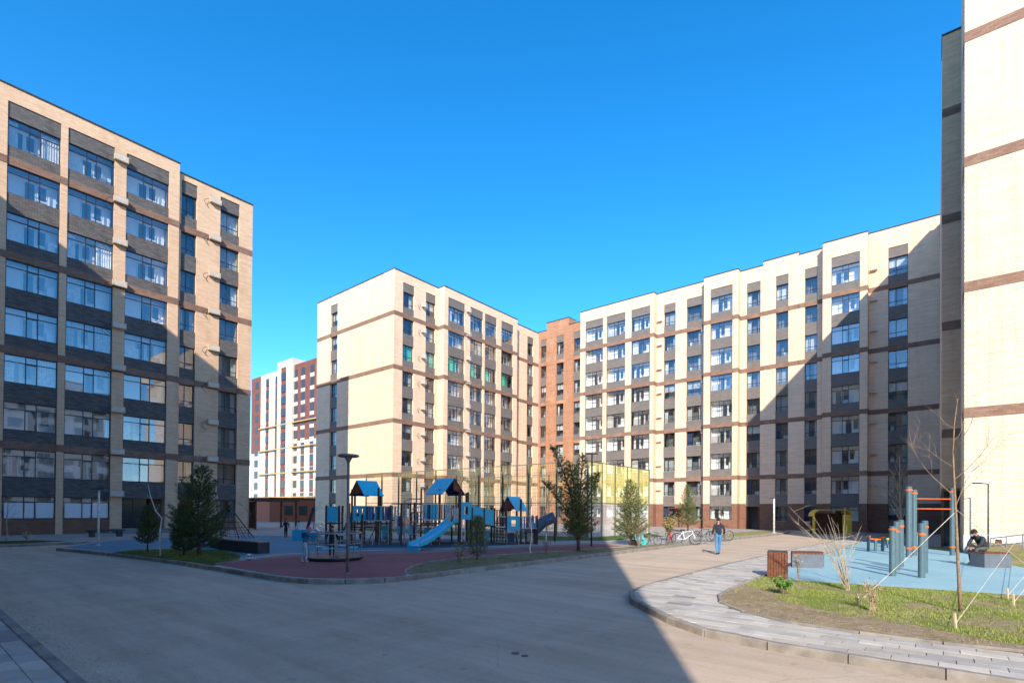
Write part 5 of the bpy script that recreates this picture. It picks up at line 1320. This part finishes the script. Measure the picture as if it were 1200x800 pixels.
    sd2 = fw.cross(up).normalized()
    g = MB()
    g.obox(c+fw*.098*s-up*.005*s, fw*.014*s, sd2*.010*s, up*.02*s); g.build('nose', M['skin'], T)
    g = MB()
    for q in (-1, 1): g.obox(c+fw*.088*s+sd2*.032*s*q+up*.018*s, fw*.004*s, sd2*.013*s, up*.006*s)
    g.build('eyes', M['hair'], T); MB().obox(c+fw*.086*s-up*.045*s, fw*.004*s, sd2*.022*s, up*.005*s).build('mouth', M['play_rust'], T)
    for q in (-1, 1): MB().obox(c+sd2*.09*s*q, fw*.014*s, sd2*.008*s, up*.024*s).build('ear', M['skin'], T)
    return T
WALK = dict(pelvis=(0, 0, .93), chest=(.03, 0, 1.30), neck=(.04, 0, 1.50), head=(.06, 0, 1.61),
    lsh=(.03, .165, 1.405), lel=(-.08, .26, 1.16), lwr=(.02, .30, .94), lhn=(.07, .29, .85), rsh=(.03, -.165, 1.405), rel=(.0, -.27, 1.16), rwr=(.16, -.29, .98), rhn=(.24, -.28, .92),
    lhp=(0, .09, .90), lkn=(.06, .09, .50), lan=(-.10, .085, .10), lto=(.02, .09, .04), rhp=(0, -.09, .90), rkn=(.12, -.08, .50), ran=(.16, -.075, .09), rto=(.30, -.08, .04))
person(at(842, 649.5, 0), R(YAW-4), WALK, 'man in a black jacket and blue jeans walking away along the sunny road', cloth('black_jacket', (.022, .024, .035)), cloth('blue_jeans', (.06, .20, .38)))
mn = COL.objects.get('person'); 
SIT = dict(pelvis=(-.05, 0, .60), chest=(.16, 0, .92), neck=(.30, 0, 1.06), head=(.38, 0, 1.13), face=(1, 0, -.35),
    lsh=(.22, .18, .99), lel=(.36, .22, .74), lwr=(.50, .10, .62), lhn=(.58, .05, .58), rsh=(.22, -.18, .99), rel=(.36, -.22, .74), rwr=(.50, -.08, .62), rhn=(.58, -.03, .58),
    lhp=(0, .1, .60), lkn=(.44, .13, .60), lan=(.46, .13, .12), lto=(.60, .14, .05), rhp=(0, -.1, .60), rkn=(.42, -.13, .58), ran=(.34, -.13, .12), rto=(.48, -.14, .05))
person(at(1153, 662.5), R(YAW+90+6), SIT, 'man in a dark jacket sitting hunched on the slate bench', cloth('dark_grey_jacket', (.035, .037, .045)), cloth('grey_green_trousers', (.07, .08, .075)), shoes='white_shoe', s=1.05)
KID = dict(pelvis=(0, 0, .90), chest=(.10, 0, 1.24), neck=(.17, 0, 1.42), head=(.21, 0, 1.55), lsh=(.12, .17, 1.36), lel=(.36, .2, 1.22), lwr=(.58, .14, 1.22), lhn=(.68, .12, 1.22), rsh=(.12, -.17, 1.36), rel=(.36, -.2, 1.20), rwr=(.58, -.14, 1.20), rhn=(.68, -.12, 1.2),
    lhp=(0, .09, .88), lkn=(-.04, .1, .48), lan=(-.16, .1, .1), lto=(-.04, .1, .04), rhp=(0, -.09, .88), rkn=(.10, -.1, .48), ran=(.08, -.1, .1), rto=(.2, -.1, .04))
person(at(357, 658.5), R(YAW-90+10), KID, 'child in a pink hat, blue jacket and pale jeans pushing the merry-go-round', cloth('teal_blue_jacket', (.03, .14, .24)), cloth('pale_jeans', (.28, .42, .52)), s=.74, cap=cloth('pink_hat', (.62, .10, .25)), shoes='white_shoe')
STAND = dict(WALK); STAND.update(lan=(0, .1, .1), lto=(.13, .1, .04), lkn=(.02, .1, .5), ran=(0, -.1, .1), rto=(.13, -.1, .04), rkn=(.02, -.1, .5))
person(at(389, 653, .25), R(YAW+200), STAND, 'child in dark clothes standing on the merry-go-round', cloth('navy_coat', (.02, .022, .04)), cloth('dark_trousers', (.03, .03, .04)), s=.66)
person(at(335, 630), R(YAW+160), STAND, 'person in dark clothes standing near the leaning beam', cloth('navy_coat', (.02, .022, .04)), cloth('dark_trousers', (.03, .03, .04)), s=.72)
person(at(347, 631.5), R(YAW-60), KID, 'child in a white top and dark trousers near the leaning beam', cloth('white_top', (.6, .6, .58)), cloth('dark_trousers', (.03, .03, .04)), s=.68)

# loose grit swept against the kerbs and over the near corner
M['grit'] = leafmat('grit', (.20, .16, .12), (.48, .40, .31))
rg = random.Random(77); g = MB()
def pebble(x, y, z, q):
    v = [Vector((rg.gauss(0, 1), rg.gauss(0, 1), abs(rg.gauss(0, 1)))).normalized()*q*rg.uniform(.6, 1.2) for _ in range(3)]; c = Vector((x, y, z)); n = len(g.v)
    g.v += [tuple(c+v[0]), tuple(c+v[1]), tuple(c+v[2]), (x, y, z-q*.2)]; g.f += [(n, n+1, n+2), (n, n+2, n+3), (n, n+3, n+1), (n+1, n+3, n+2)]; g.m += [0]*4
for path, d0, n in ((KERB_MAIN, -1, 2600), (WALK_OUT, 1, 2600), ([(1.46, 5.5), (1.46, 14.5)], -1, 1500)):
    pl = [Vector(p) for p in path]
    for _ in range(n):
        i = rg.randrange(len(pl)-1); a_, b_ = pl[i], pl[i+1]; t_ = (b_-a_)
        if rg.random() > t_.length/6: continue
        p_ = a_.lerp(b_, rg.random()); nn_ = Vector((-t_.y, t_.x)).normalized()*d0*(.08+abs(rg.gauss(0, .22)))
        if p_.x > 30: continue
        pebble(p_.x+nn_.x, p_.y+nn_.y, .003, rg.uniform(.004, .012))
for _ in range(900): pebble(1.5+abs(rg.gauss(0, .5)), rg.uniform(6, 13), .003, rg.uniform(.004, .011))
tag(g.build('road_grit', M['grit']), 'loose pale grit lying on the asphalt along the kerbs', 'grit', kind='stuff')
